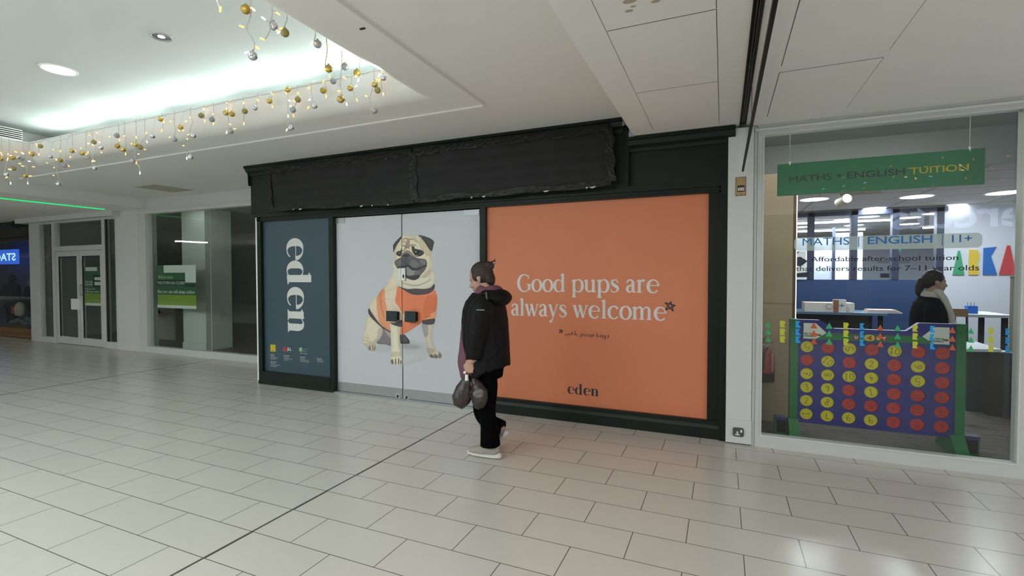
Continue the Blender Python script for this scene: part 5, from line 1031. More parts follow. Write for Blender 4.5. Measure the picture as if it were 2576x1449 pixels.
for r, row in enumerate(grid):
    for c, tk in enumerate(row.split()):
        num, rot = tk[1:].split(':'); o = link('game_disc', pr_d[tk[0]]); o.location = (cx0 + dx * c, Y0 + .010, cz1 - dz * r)
        tag(o, '%s disc in the %s row, %s column of the giant game board' % ('yellow' if tk[0] == 'y' else 'red', rown[r], coln[c]), 'game disc', 'numbered discs in the game board')
        polys = []
        for i, dgt in enumerate(num):
            for s_ in DG[dgt]:
                q_ = [((p[0] * .9 + (i - (len(num) - 1) / 2) * .75) * .056, p[1] * .056, .0036 if tk[0] == 'y' else .0042) for p in s_]
                if len(q_) > 3: polys += ribbon(q_, sub=4)
                else:
                    for k in range(len(q_) - 1): polys += ribbon(q_[k:k + 2], smooth=False)
        a = math.radians(float(rot)); ca, sa = math.cos(a), math.sin(a)
        n_ = flat([[(q[0] * ca - q[1] * sa, q[0] * sa + q[1] * ca) for q in p] for p in polys], lambda u_, v_: (u_, -.0008, v_), None, True).build('number', M_INK if tk[0] == 'y' else M_INKR); n_.parent = o
# ================================================================ furniture in the tuition room
def table(name, label, px0, px1, py, Y, depth, z, m, leg_m, under=True):
    a, b = atY(px0, py, Y), atY(px1, py, Y); t = thing(name, label, 'desk', ((a.x + b.x) / 2, Y + depth / 2, .012))
    MB().box(a.x, b.x, Y, Y + depth, z - .035, z).build('top', m, t)
    for x in (a.x + .05, b.x - .10):
        for y in (Y + .05, Y + depth - .1): MB().box(x, x + .05, y, y + .05, .012, z - .035).build('leg', leg_m, t)
    return a, b, t
M_DK = mat('desk_blue_grey', (.10, .17, .28), .5)
zd = atY(2110, 786, 8.5).z
a, b, dk = table('desk', 'long blue topped desk against the blue partition with a white box on it', 1990, 2235, 786, 8.5, .7, zd, M_DK, M_BLACK)
MB().box(a.x + .1, b.x - .1, 9.10, 9.13, .2, zd - .04).build('modesty_panel', mat('desk_dark', (.03, .03, .035), .6), dk)
b1 = thing('white_box', 'long low cream box lying on the blue desk', 'box', tuple(atY(2085, 783, 8.6)))
u0, u1 = atY(2024, 783, 8.6), atY(2150, 761, 8.6)
MB().box(u0.x, u1.x, 8.6, 8.9, zd, zd + (atY(2085, 761, 8.6).z - atY(2085, 783.5, 8.6).z)).build('carton', mat('box_cream', (.62, .56, .50), .6), b1)
MB().add([(atY(2086, 771, 8.598).x + .045 * math.cos(t_), 8.598, atY(2086, 771, 8.598).z + .04 * math.sin(t_)) for t_ in [2 * PI * k / 24 for k in range(24)]] + [(atY(2086, 771, 8.598).x + .038 * math.cos(t_), 8.598, atY(2086, 771, 8.598).z + .033 * math.sin(t_)) for t_ in [2 * PI * k / 24 for k in range(24)]], [(k, (k + 1) % 24, 24 + (k + 1) % 24, 24 + k) for k in range(24)]).build('round_mark', mat('mark_grey', (.25, .24, .24), .5), b1)
u0, u1 = atY(2096, 785, 8.52), atY(2129, 757, 8.52)
b2 = thing('leaflet_box', 'small white and brown printed box standing in front of the long cream box', 'box', (u0.x, 8.52, zd))
MB().box(u0.x, u1.x, 8.52, 8.57, zd, zd + .19).build('carton', M_PWHITE, b2)
MB().box(u0.x, u0.x + .42 * (u1.x - u0.x), 8.518, 8.52, zd, zd + .185).build('brown_picture', mat('picture_brown', (.28, .13, .07), .5, var=.5, vscale=25), b2)
c = atY(2118, 768, 8.517); MB().box(c.x - .035, c.x + .035, 8.517, 8.519, c.z - .003, c.z + .003).box(c.x - .004, c.x + .004, 8.517, 8.519, c.z - .03, c.z + .03).build('blue_mark', M_VB, b2)
a = atY(2180, 786, 8.6); pp = thing('paper_stack', 'stack of pinkish papers on the right end of the blue desk', 'papers', (a.x, 8.6, zd))
for k in range(4): MB().box(a.x + .01 * k, a.x + .42 - .02 * k, 8.58, 8.85, zd + .012 * k, zd + .012 * k + .010).build('paper_sheet', mat('paper_pink', (.62, .45, .42), .7) if k % 2 else M_PWHITE, pp)
# white table, pen pot, chair, low bench wall, second table
zt2 = atY(2480, 792, 8.0).z
a, b, wt = table('white_table', 'white topped table with black legs by the white wall at right', 2385, 2556, 792, 8.0, .75, zt2, mat('table_white', (.66, .68, .72), .4), M_BLACK)
for k, o in enumerate([o for o in wt.children if o.name.startswith('leg')]): pass
c = atY(2443, 786, 8.2); po = thing('pen_pot', 'blue pen pot with pens on the white table', 'pen pot', (c.x, 8.2, zt2))
MB().box(c.x - .05, c.x + .05, 8.15, 8.25, zt2, zt2 + .10).build('pot', mat('pot_blue', (.01, .12, .55), .4), po)
for k in range(3): MB().cyl((c.x - .03 + .025 * k, 8.2, zt2 + .06), (c.x - .045 + .035 * k, 8.19, zt2 + .15), .005, n=6).build('pen', M_DET, po)
c = atY(2415, 795, 7.75); chz = .45
ch = thing('school_chair', 'wooden backed school chair with dark tube frame at the white table', 'chair', (c.x, 7.75, .012))
M_PLY = mat('plywood', (.30, .18, .085), .5, var=.15); M_TUBE = mat('navy_tube', (.012, .015, .035), .4)
bx0, bx1 = atY(2396, 790, 7.75).x, atY(2434, 790, 7.75).x
zc0_, zc1_ = atY(2415, 796, 7.75).z, atY(2415, 777, 7.75).z
MB().box(bx0, bx1, 7.74, 7.76, zc0_, zc1_).build('backrest', M_PLY, ch); MB().box(bx0, bx1 + .05, 7.36, 7.74, .44, .46).build('seat', M_PLY, ch)
for x, s_ in ((bx0, -1), (bx1, 1)):
    MB().tube([(x, 7.77, zc1_ - .02), (x, 7.76, zc0_ - .1), (x, 7.72, .44)], .013, n=8).build('back_post', M_TUBE, ch)
    MB().tube([(x, 7.72, .44), (x + s_ * .03, 7.80, .012)], .013, n=8).build('leg', M_TUBE, ch); MB().tube([(x, 7.38, .44), (x + s_ * .03, 7.32, .012)], .013, n=8).build('leg', M_TUBE, ch)
zl = atY(2500, 886, 7.05).z
lw = struct(MB().box(atY(2432, 960, 7.05).x, 5.2, 7.05, 7.15, .012, zl).build('wall_low', mat('low_wall_blue', (.028, .045, .075), .5)))
MB().box(atY(2432, 960, 7.05).x, 5.2, 7.04, 7.16, zl, zl + .012).build('cap_strip', M_PW, lw)
zt3 = .735
a = atZ(2436, 862, zt3); b = atZ(2520, 879, zt3)
t3 = thing('low_white_table', 'pale table corner in front of the low blue wall, right of the game', 'desk', (a.x, 6.9, .012))
MB().prism([(atZ(2400, 861, zt3).x, atZ(2400, 861, zt3).y), (atZ(2455, 859, zt3).x, atZ(2455, 859, zt3).y), (b.x, b.y), (atZ(2400, 880, zt3).x, atZ(2400, 878, zt3).y)], 'z', zt3 - .03, zt3).build('top', mat('table_white', (.66, .68, .72), .4), t3)
c = atZ(2490, 1040, .012); MB().box(c.x - .06, c.x + .06, c.y - .12, c.y, .012, .70).build('pedestal', M_BLACK, t3)
# beige board at the right edge
a, b = atY(2543, 885, 5.9), atY(2640, 700, 5.9)
bb = thing('beige_screen', 'beige upright screen with a dark top edge at the right end of the tuition window', 'screen', (a.x, 5.9, a.z))
MB().box(a.x, b.x, 5.9, 5.94, a.z, b.z).build('screen_panel', mat('screen_beige', (.40, .35, .31), .7), bb); MB().box(a.x, b.x, 5.895, 5.945, b.z, b.z + .016).build('top_edge', mat('edge_grey', (.12, .11, .10), .5), bb)
# fire extinguisher on the tan wall
M_FX = mat('extinguisher_red', (.42, .012, .015), .25, coat=.3)
c = atY(1925.5, 970, 5.62); x, y = c.x, 5.62; z0, z1 = atY(1925, 953, y).z, atY(1925, 880, y).z
fx = thing('fire_extinguisher', 'red fire extinguisher hanging on the tan wall at the window edge', 'fire extinguisher', (x, y, z0))
MB().loft([(x, y, z0 - .03, .05, .05), (x, y, z0, .078, .078), (x, y, z0 + .05, .08, .08), (x, y, z1 - .06, .08, .08), (x, y, z1 - .015, .06, .06), (x, y, z1 + .012, .025, .025)], n=24).build('cylinder', M_FX, fx, smooth=True)
MB().loft([(x, y, z0 - .02, .081, .081), (x, y, z0 + .07, .082, .082)], n=24).build('base_boot', M_BLACK, fx)
MB().cyl((x, y, z1 + .005), (x, y, z1 + .05), .02, n=12).box(x - .03, x + .06, y - .012, y + .012, z1 + .045, z1 + .06).build('valve', M_STEEL, fx)
MB().box(x - .035, x + .07, y - .011, y + .011, z1 + .075, z1 + .088).tube([(x - .03, y, z1 + .05), (x - .045, y, z1 + .1), (x + .03, y, z1 + .13)], .009).build('lever', M_FX, fx)
MB().tube([(x + .01, y - .04, z1 + .03), (x - .02, y - .09, z1 - .03), (x - .03, y - .095, z1 - .15), (x - .035, y - .09, z0 + .1)], .011, n=8).build('hose', M_BLACK, fx)
for k, bd in enumerate(('Compact Plus',)):
    P, B = text2d(bd, .03); F = fit(P, 0, .20, 0, .022)
    flat(F, lambda u_, v_: (x + .082 * math.sin(.9 - v_ / .08), y - .082 * math.cos(.9 - v_ / .08), z0 + .09 + u_)).build('lettering', M_PWHITE, fx)
# ================================================================ people
M_SKIN = mat('skin', (.50, .30, .225), .5, var=.06, vscale=25); M_HAIR = mat('dark_brown_hair', (.030, .019, .012), .55, var=.5, vscale=60, bump=.6); M_HAIR2 = mat('brown_hair', (.022, .012, .008), .5, var=.5, vscale=60, bump=.6)
M_JKT = mat('black_rain_jacket', (.0042, .0042, .0048), .6, spec=.22, var=.2, vscale=14, bump=.35); M_TRS = mat('black_trousers', (.0012, .0012, .0016), .9, spec=.08, bump=.2, vscale=18); M_PINK = mat('dusky_pink_cotton', (.165, .062, .095), .8, bump=.3, vscale=20)
def head_shells(M, nose=1.0):
    """facing +x, ear level at origin"""
    A = MB(); A.ell((-.012, 0, .035), .100, .076, .103, 20, 14); A.ell((.032, 0, -.035), .062, .058, .085, 18, 12); A.ell((.058, 0, -.098), .032, .034, .026, 14, 10); A.ell((.020, 0, -.07), .055, .052, .045)
    A.ell((.078, 0, .022), .018, .048, .013); A.ell((.070, .034, -.03), .022, .022, .022); A.ell((.070, -.034, -.03), .022, .022, .022)
    A.loft([(.086, 0, .012, .008, .008), (.100, 0, -.012, .010, .010), (.117 * nose, 0, -.030, .011, .013), (.098, 0, -.040, .012, .016)], ref=(1, 0, 0), n=10)
    A.ell((.091, 0, -.062), .012, .020, .0065); A.ell((.088, 0, -.073), .012, .018, .0065)
    for s in (-1, 1): A.loft([(-.012, s * .070, .024, .012, .008), (-.012, s * .080, .012, .021, .007), (-.008, s * .080, -.012, .017, .007), (-.002, s * .074, -.034, .009, .006)], ref=(1, 0, 0), n=10)
    A.loft([(-.012, 0, -.05, .056, .052), (-.035, 0, -.13, .052, .052), (-.05, 0, -.22, .062, .075)], ref=(1, 0, 0), n=18)
    return A.xf(M)
def eyes(M, parent, closed=False):
    for s in (-1, 1):
        if closed:
            e = MB().ell((.0685, s * .030, -.004), .012, .016, .010, 14, 10).xf(M).build('eyelid', M_SKIN, parent, smooth=True)
            MB().ell((.0765, s * .031, -.011), .006, .014, .0022, 10, 6).xf(M).build('eyelashes', M_HAIR, e, smooth=True)
            MB().ell((.0795, s * .032, .021), .006, .020, .0032, 10, 6).xf(M).build('eyebrow', M_HAIR, parent, smooth=True)
            continue
        e = MB().ell((.0695, s * .030, -.004), .010, .014, .008, 12, 8).xf(M).build('eye', mat('eye_white', (.6, .57, .53), .3), parent, smooth=True)
        MB().ell((.0775, s * .030, -.005), .004, .006, .006, 10, 6).xf(M).build('iris', mat('iris_dark', (.03, .018, .012), .25), e, smooth=True)
        MB().ell((.0795, s * .032, .021), .006, .020, .0032, 10, 6).xf(M).build('eyebrow', M_HAIR, parent, smooth=True)
def hand_shells(c, grip, r=.009, fwd=Vector((-1, 0, 0)), side=Vector((0, -1, 0)), s=1.0):
    """closed fist hanging down: wrist above c, knuckles below; fingers wrap round a handle running along fwd"""
    A = MB(); up = Vector((0, 0, 1))
    A.loft([(*(c + up * .075 * s), .030 * s, .022 * s), (*(c + up * .045 * s), .037 * s, .020 * s), (*(c + up * .012 * s), .042 * s, .019 * s), (*(c - up * .012 * s), .040 * s, .015 * s)], ref=fwd, n=14)
    for k in range(4):
        o = fwd * ((k - 1.5) * -.0205 * s); L = (.94, 1.05, 1.0, .82)[k]
        P = [c + o + up * .002, c + o - up * .022 * L * s + side * .010 * s, c + o - up * .036 * L * s - side * .004 * s, c + o - up * .030 * L * s - side * .022 * s, c + o - up * .010 * s - side * .026 * s]
        P = [tuple(p) for p in P]; A.loft([(*p, r * s * (1 - .05 * i), r * s * (1 - .05 * i)) for i, p in enumerate(crom(P, False, 3))], n=10)
    T = [c + fwd * .034 * s + up * .040 * s, c + fwd * .050 * s + up * .016 * s - side * .006 * s, c + fwd * .044 * s - up * .010 * s - side * .018 * s, c + fwd * .022 * s - up * .018 * s - side * .026 * s]
    A.loft([(*p, r * s * 1.12, r * s * 1.12) for p in crom([tuple(t) for t in T], False, 3)], n=10)
    return A
def open_hand(c, fwd, side, s=1.0):
    A = MB(); up = Vector((0, 0, 1))
    A.loft([(*(c + up * .06 * s), .026 * s, .020 * s), (*(c + up * .02 * s), .038 * s, .017 * s), (*(c - up * .03 * s), .040 * s, .014 * s)], ref=fwd, n=12)
    for k in range(4):
        o = fwd * ((k - 1.5) * -.021 * s); L = (.85, 1.0, .95, .72)[k]
        P = [c + o - up * .02 * s, c + o - up * (.02 + .035 * L) * s + side * .004, c + o - up * (.02 + .062 * L) * s - side * .006, c + o - up * (.02 + .085 * L) * s - side * .022]
        A.loft([(*p, .0088 * s, .0088 * s) for p in crom([tuple(p) for p in P], False, 3)], n=8)
    T = [c + fwd * .03 * s + up * .025 * s, c + fwd * .052 * s - up * .005 * s, c + fwd * .058 * s - up * .035 * s]
    A.loft([(*tuple(p), .010 * s, .010 * s) for p in T], n=8)
    return A

# ---------------- woman walking left past the doors
YW = 3.76
L3 = lambda px, py, y=YW: atY(px, py, y)
HM = Matrix.Translation((-1.925, YW, 1.512)) @ Matrix.Rotation(PI + math.radians(7), 4, 'Z') @ Matrix.Rotation(math.radians(20), 4, 'Y')
YN, YF2 = YW - .235, YW + .235
sh_l, el_l, wr_l = L3(1212, 775, YN + .02), L3(1199, 838, YN), L3(1192, 905, YN)
hc = L3(1181, 928, YN)
hips = Vector((-1.86, YW, .88))
knl, anl = L3(1226, 1035, YW - .09), L3(1233, 1112, YW - .09)
knr, anr = L3(1216, 1043, YW + .09), L3(1259, 1078, YW + .09)
person = None
body = [head_shells(HM)]
B_ = MB().loft([(-1.87, YW, .80, .11, .16), (-1.88, YW, 1.0, .11, .14), (-1.89, YW, 1.2, .11, .17), (-1.90, YW, 1.31, .08, .16), (-1.89, YW, 1.37, .05, .06), (-1.895, YW, 1.42, .05, .05)], ref=(1, 0, 0), n=18); body.append(B_)
body.append(MB().loft([(*sh_l, .045, .045), (*el_l, .038, .038), (*wr_l, .028, .026), (*(hc + Vector((0, 0, .05))), .027, .024)], n=12))
body.append(hand_shells(hc, None))
sh_r, el_r, wr_r, hr = Vector((-1.90, YF2 - .02, 1.27)), Vector((-1.86, YF2, 1.03)), Vector((-2.0, YF2, .90)), Vector((-2.05, YF2, .845))
body.append(MB().loft([(*sh_r, .045, .045), (*el_r, .038, .038), (*wr_r, .028, .026), (*(hr + Vector((0, 0, .04))), .026, .024)], n=12)); body.append(open_hand(hr, Vector((-1, 0, 0)), Vector((0, 1, 0))))
for kn, an, s in ((knl, anl, -1), (knr, anr, 1)):
    body.append(MB().loft([(hips.x, YW + s * .085, .88, .075, .075), (*kn, .038, .038), (*an, .030, .030)], n=12))
    body.append(MB().loft([(an.x + .02, an.y, an.z + .02, .035, .03), (an.x - .03, an.y, an.z - .05, .026, .026), (an.x - .08, an.y, an.z - .065, .018, .022)], ref=(0, 1, 0), n=10))
person = remesh(body, 'person', M_SKIN, .0052, None, 2)
tag(person, 'person in a black jacket walking left past the white doors, carrying a dark plastic bag', 'person')
eyes(HM, person, True)
hair = [MB().ell((-.026, 0, .042), .103, .084, .106, 22, 16).xf(HM), MB().ell((-.078, 0, -.005), .048, .066, .085, 18, 12).xf(HM), MB().ell((.018, -.066, .028), .030, .016, .038).xf(HM), MB().ell((.018, .066, .028), .030, .016, .038).xf(HM)]
bn = L3(1229, 667); hair.append(MB().ell(tuple(bn), .040, .040, .034, 16, 12)); hair.append(MB().ell((bn.x + .022, YW, bn.z - .012), .03, .03, .025))
hair.append(MB().ell((bn.x - .03, YW, bn.z - .03), .05, .05, .03))
for k in range(9):
    a = random.uniform(0, 2 * PI); q = Vector((bn.x + .035 * math.cos(a), YW + .03 * math.sin(a), bn.z + random.uniform(-.01, .03)))
    hair.append(MB().loft([(*q, .006, .006), (q.x + random.uniform(0, .03), q.y, q.z + random.uniform(.0, .03), .0045, .0045), (q.x + random.uniform(.02, .06), q.y, q.z + random.uniform(-.01, .03), .003, .003)], n=6))
remesh(hair, 'hair', M_HAIR, .005, person, 1)
# pink hoodie under the jacket
hd = [MB().loft([(-1.945, YW, .67, .150, .19), (-1.965, YW, .80, .160, .20), (-1.95, YW, .95, .155, .19), (-1.93, YW, 1.15, .15, .19), (-1.91, YW, 1.32, .10, .15), (-1.895, YW, 1.38, .07, .08)], ref=(1, 0, 0), n=22),
      MB().loft([(-1.89, YW, 1.335, .10, .12), (-1.865, YW, 1.395, .105, .105), (-1.845, YW, 1.435, .085, .085)], ref=(1, 0, 0), n=20), MB().ell((-1.80, YW, 1.425), .07, .10, .038)]
remesh(hd, 'pink_hoodie', M_PINK, .010, person, 3, .004)
sc_ = MB()
for k in range(4):
    p = L3(1168.0, 791 + k * 5.6, YF2 - .08); sc_.ell((p.x + .014, p.y, p.z), .028, .05, .0085, n=14, m=8)
sc_.build('striped_cuff', mat('stripe_cream', (.55, .52, .47), .8), person, smooth=True)
sleeve = lambda P, R: MB().loft([(*p, r, r) for p, r in zip(crom([tuple(q) for q in P], False, 4), crom([(r,) for r in R], False, 4) and [x[0] for x in crom([(r,) for r in R], False, 4)])], n=18)
jk = [MB().loft([(-1.835, YW, .705, .170, .225), (-1.850, YW, .72, .180, .235), (-1.868, YW, .85, .192, .235), (-1.878, YW, 1.0, .195, .235), (-1.885, YW, 1.15, .188, .24), (-1.89, YW, 1.26, .172, .235), (-1.90, YW, 1.33, .14, .19), (-1.895, YW, 1.39, .095, .12)], ref=(1, 0, 0), n=28),
      sleeve([sh_l + Vector((.02, .03, .06)), sh_l, (sh_l + el_l) / 2, el_l, (el_l + wr_l) / 2, wr_l + Vector((0, 0, .01))], [.07, .10, .094, .086, .076, .066]),
      sleeve([sh_r + Vector((.02, -.03, .06)), sh_r, (sh_r + el_r) / 2, el_r, (el_r + wr_r) / 2, wr_r], [.07, .10, .09, .082, .074, .062]),
      MB().loft([(-1.845, YW, 1.375, .05, .12), (-1.765, YW, 1.385, .085, .165), (-1.715, YW, 1.335, .075, .15), (-1.70, YW, 1.28, .045, .09)], ref=(0, 0, 1), n=20) if False else MB().ell((-1.752, YW, 1.352), .098, .165, .078, 20, 14), MB().ell((-1.81, YW, 1.388), .10, .15, .045, 20, 12)]
jacket = remesh(jk, 'rain_jacket', M_JKT, .0085, person, 3, .007, (11, 11, 7))
p = L3(1224, 738, YW - .15); MB().tube([L3(1223, 736, YN + .10), L3(1224, 746, YN + .035), L3(1225, 757, YN - .005)], .008, n=8).build('shoulder_trim', mat('trim_mauve', (.14, .10, .10), .6), person)
a, b = L3(1199, 777, YN - .085), L3(1218, 781, YN - .085)
MB().box(a.x, b.x, a.y - .002, a.y + .012, b.z, b.z + .006).build('sleeve_emblem', mat('emblem_white', (.30, .30, .29), .6), person)
# trousers
def leg(P, R): 
    Q = crom([(*p, *r) for p, r in zip(P, R)], False, 4); return MB().loft(Q, ref=(1, 0, 0), n=18)
tr_ = [MB().loft([(-1.86, YW, .66, .12, .17), (-1.865, YW, .80, .14, .185), (-1.87, YW, .95, .13, .17)], ref=(1, 0, 0), n=22),
       leg([(-1.865, YW - .085, .80), tuple(L3(1227, 975, YW - .09)), tuple(L3(1225, 1030, YW - .09)), tuple(L3(1231, 1075, YW - .09)), tuple(L3(1233, 1121, YW - .09))], [(.10, .095), (.082, .085), (.070, .075), (.074, .078), (.086, .088)]),
       leg([(-1.87, YW + .085, .80), tuple(L3(1216, 985, YW + .09)), tuple(L3(1212, 1035, YW + .09)), tuple(L3(1232, 1062, YW + .09)), tuple(L3(1264, 1077, YW + .09))], [(.10, .095), (.085, .085), (.073, .075), (.072, .074), (.066, .08)])]
remesh(tr_, 'trousers', M_TRS, .009, person, 2, .005, (12, 12, 6))
M_SH, M_SOLE = mat('shoe_beige_mesh', (.34, .31, .27), .8, var=.2, vscale=40), mat('shoe_sole_white', (.62, .60, .56), .5)
def shoe(M, nm='shoe'):
    """toe towards -x, sole on z=0, heel at +x"""
    u_ = MB().loft([(-.155, 0, .040, .010, .012), (-.140, 0, .043, .036, .022), (-.10, 0, .048, .046, .032), (-.04, 0, .055, .047, .042), (.02, 0, .066, .042, .052), (.07, 0, .072, .038, .058), (.115, 0, .066, .034, .050), (.130, 0, .055, .014, .020)], ref=(0, 1, 0), n=20).xf(M)
    o = remesh([u_], nm, M_SH, .006, person, 2)
    MB().loft([(-.165, 0, .026, .014, .012), (-.150, 0, .022, .040, .016), (-.09, 0, .019, .051, .018), (0, 0, .018, .047, .018), (.09, 0, .021, .043, .021), (.135, 0, .027, .036, .024), (.150, 0, .032, .014, .018)], ref=(0, 1, 0), n=18).xf(M).build('sole', M_SOLE, o, smooth=True)
    return o
tb_, hb_ = L3(1181, 1138, YW - .09), L3(1259, 1140, YW - .09)
shoe(Matrix.Translation(((tb_.x + hb_.x) / 2 + .004, YW - .09, 0.001)))
f2 = L3(1267, 1087, YW + .09); shoe(Matrix.Translation((f2.x, YW + .09, f2.z)) @ Matrix.Rotation(math.radians(-46), 4, 'Y') @ Matrix.Translation((-.115, 0, -.045)))
# the carrier bag
bg_ = thing('carrier_bag', 'dark brown thin plastic carrier bag hanging from the walking person\'s hand', 'bag', tuple(hc - Vector((0, 0, .32))))
M_BAG = mat('brown_plastic_film', (.040, .026, .025), .36, var=.45, vscale=9, bump=.8)
yb = YN
def lobe(P): return MB().loft([(*atY(px, py, yb + dy), ra, rb) for px, py, dy, ra, rb in P], ref=(1, 0, 0), n=20)
lb_ = [lobe([(1176, 946, .0, .012, .012), (1172, 958, .0, .040, .03), (1167, 976, 0, .068, .055), (1163, 997, 0, .086, .075), (1165, 1012, 0, .078, .07), (1172, 1021, 0, .045, .04)]),
       lobe([(1190, 950, .02, .012, .012), (1199, 966, .02, .045, .04), (1206, 985, .02, .066, .06), (1207, 1005, .02, .067, .066), (1204, 1019, .02, .052, .05), (1201, 1026, .02, .026, .03)])]
remesh(lb_, 'bag_body', M_BAG, .006, bg_, 1, .008, (22, 22, 9))
hd_ = MB()
for (px, py, dy) in ((1176, 948, 0), (1190, 952, .02)): q = atY(px, py, yb + dy); hd_.tube([tuple(q), tuple(hc + Vector((0, .004, -.034))), tuple(hc + Vector((-.01, .010, -.022)))], .008, n=8)
hd_.build('bag_handle', M_BAG, bg_, smooth=True)
w = atY(1202, 992, yb - .035); remesh([MB().ell((w.x, w.y + .004, w.z), .046, .020, .036, 16, 12), MB().ell((w.x + .02, w.y + .006, w.z + .02), .03, .018, .028)], 'pale_content', mat('pale_pack', (.15, .135, .125), .45, var=.35, vscale=18), .005, bg_, 1, .010, (26, 26, 20))
w = atY(1174, 949, yb - .02); MB().cyl((w.x, w.y, w.z - .027), (w.x, w.y, w.z + .022), .014, n=12).build('white_tag', M_LIGHT, bg_)
w = atY(1169, 937, yb - .03); MB().ell(tuple(w), .013, .010, .012).build('knot', M_LIGHT, bg_, smooth=True)

# ---------------- woman in the tuition room, facing right
Y2 = 6.55
K = lambda px, py, y=Y2: atY(px, py, y)
e2 = K(2352, 711); HM2 = Matrix.Translation((e2.x, Y2, e2.z)) @ Matrix.Rotation(math.radians(4), 4, 'Z') @ Matrix.Rotation(math.radians(4), 4, 'Y') @ Matrix.Scale(.93, 4)
x2 = K(2342, 790).x
b2_ = [head_shells(HM2, .97), MB().loft([(x2, Y2, .80, .10, .15), (x2, Y2, 1.05, .10, .15), (x2 - .01, Y2, 1.2, .10, .16), (x2 - .02, Y2, 1.29, .06, .08), (e2.x - .03, Y2, 1.36, .05, .05)], ref=(1, 0, 0), n=16)]
for s in (-1, 1):
    S, E_, Wp = Vector((x2 - .03, Y2 + s * .19, 1.20)), Vector((x2 - .05, Y2 + s * .21, .96)), Vector((x2 + .02, Y2 + s * .21, .76))
    b2_.append(MB().loft([(*S, .04, .04), (*E_, .035, .035), (*Wp, .026, .024)], n=10)); b2_.append(open_hand(Wp - Vector((0, 0, .05)), Vector((1, 0, 0)), Vector((0, s, 0)), .95))
    b2_.append(MB().loft([(x2, Y2 + s * .08, .82, .075, .075), (x2 + .01, Y2 + s * .08, .45, .05, .05), (x2 - .01, Y2 + s * .08, .08, .035, .035)], n=12))
    b2_.append(MB().loft([(x2 - .05, Y2 + s * .08, .05, .03, .03), (x2 + .05, Y2 + s * .08, .045, .036, .03), (x2 + .15, Y2 + s * .08, .035, .025, .02)], ref=(0, 1, 0), n=10))
p2 = remesh(b2_, 'person', M_SKIN, .0055, None, 2); tag(p2, 'person in a black coat and cream scarf with a ponytail, standing inside the tuition room', 'person')
eyes(HM2, p2)
h2 = [MB().ell((-.026, 0, .045), .106, .084, .104, 22, 16).xf(HM2), MB().ell((-.07, 0, .0), .055, .07, .075).xf(HM2), MB().ell((.012, -.058, .058), .045, .026, .045).xf(HM2), MB().ell((.012, .058, .058), .045, .026, .045).xf(HM2), MB().ell((.026, 0, .108), .04, .05, .022).xf(HM2)]
h2.append(MB().loft([(*K(2327, 705), .028, .028), (*K(2318, 705), .036, .034), (*K(2313, 718), .038, .036), (*K(2312, 735), .036, .034), (*K(2316, 750), .018, .02)], ref=(1, 0, 0), n=14))
remesh(h2, 'hair', M_HAIR2, .006, p2, 1)
ct_ = [MB().loft([(x2, Y2, .50, .17, .23), (x2 - .01, Y2, .80, .165, .22), (x2 - .02, Y2, 1.0, .16, .215), (x2 - .02, Y2, 1.15, .15, .22), (x2 - .025, Y2, 1.25, .12, .19), (e2.x - .05, Y2, 1.32, .075, .09)], ref=(1, 0, 0), n=24)]
for s in (-1, 1): ct_.append(MB().loft([(x2 - .03, Y2 + s * .16, 1.24, .07, .07), (x2 - .035, Y2 + s * .20, 1.16, .085, .08), (x2 - .05, Y2 + s * .215, .96, .075, .07), (x2 + .02, Y2 + s * .215, .77, .06, .058)], n=16))
remesh(ct_, 'black_coat', mat('black_wool', (.005, .005, .006), .9, spec=.1), .010, p2, 2, .006)
M_SCF = mat('cream_knit', (.62, .58, .52), .9, bump=.8, vscale=40)
sf_ = [MB().loft([(e2.x - .045, Y2, 1.292, .095, .105), (e2.x - .035, Y2, 1.325, .102, .105), (e2.x - .025, Y2, 1.355, .085, .09)], ref=(1, 0, 0), n=20)]
for k in range(3): sf_.append(MB().loft([(*K(2352 + 6 * k, 728 + 2 * k, Y2 - .09), .022, .03), (*K(2372 + 3 * k, 752, Y2 - .12), .022, .03), (*K(2386 + 3 * k, 785, Y2 - .13), .022, .028), (*K(2393 + 5 * k, 822, Y2 - .12), .022, .028), (*K(2395 + 5 * k, 850, Y2 - .11), .02, .026)], ref=(1, 0, 0), n=12))
sf_.append(MB().loft([(e2.x + .02, Y2 + .08, 1.30, .03, .04), (x2 + .11, Y2 + .09, 1.15, .03, .04), (x2 + .14, Y2 + .09, .95, .03, .04)], n=12))
remesh(sf_, 'cream_scarf', M_SCF, .008, p2, 1)
tq = [MB().loft([(x2, Y2 + s * .08, .70, .09, .09), (x2 + .01, Y2 + s * .08, .45, .07, .07), (x2 - .01, Y2 + s * .08, .10, .06, .06)], n=14) for s in (-1, 1)]
remesh(tq, 'trousers', M_TRS, .012, p2, 1)
bt = MB()
for s in (-1, 1): bt.loft([(x2 - .07, Y2 + s * .08, .055, .03, .035), (x2 + .02, Y2 + s * .08, .055, .042, .04), (x2 + .12, Y2 + s * .08, .045, .042, .03), (x2 + .18, Y2 + s * .08, .035, .02, .02)], ref=(0, 1, 0), n=12)
bt.build('boots', M_BLACK, p2, smooth=True)
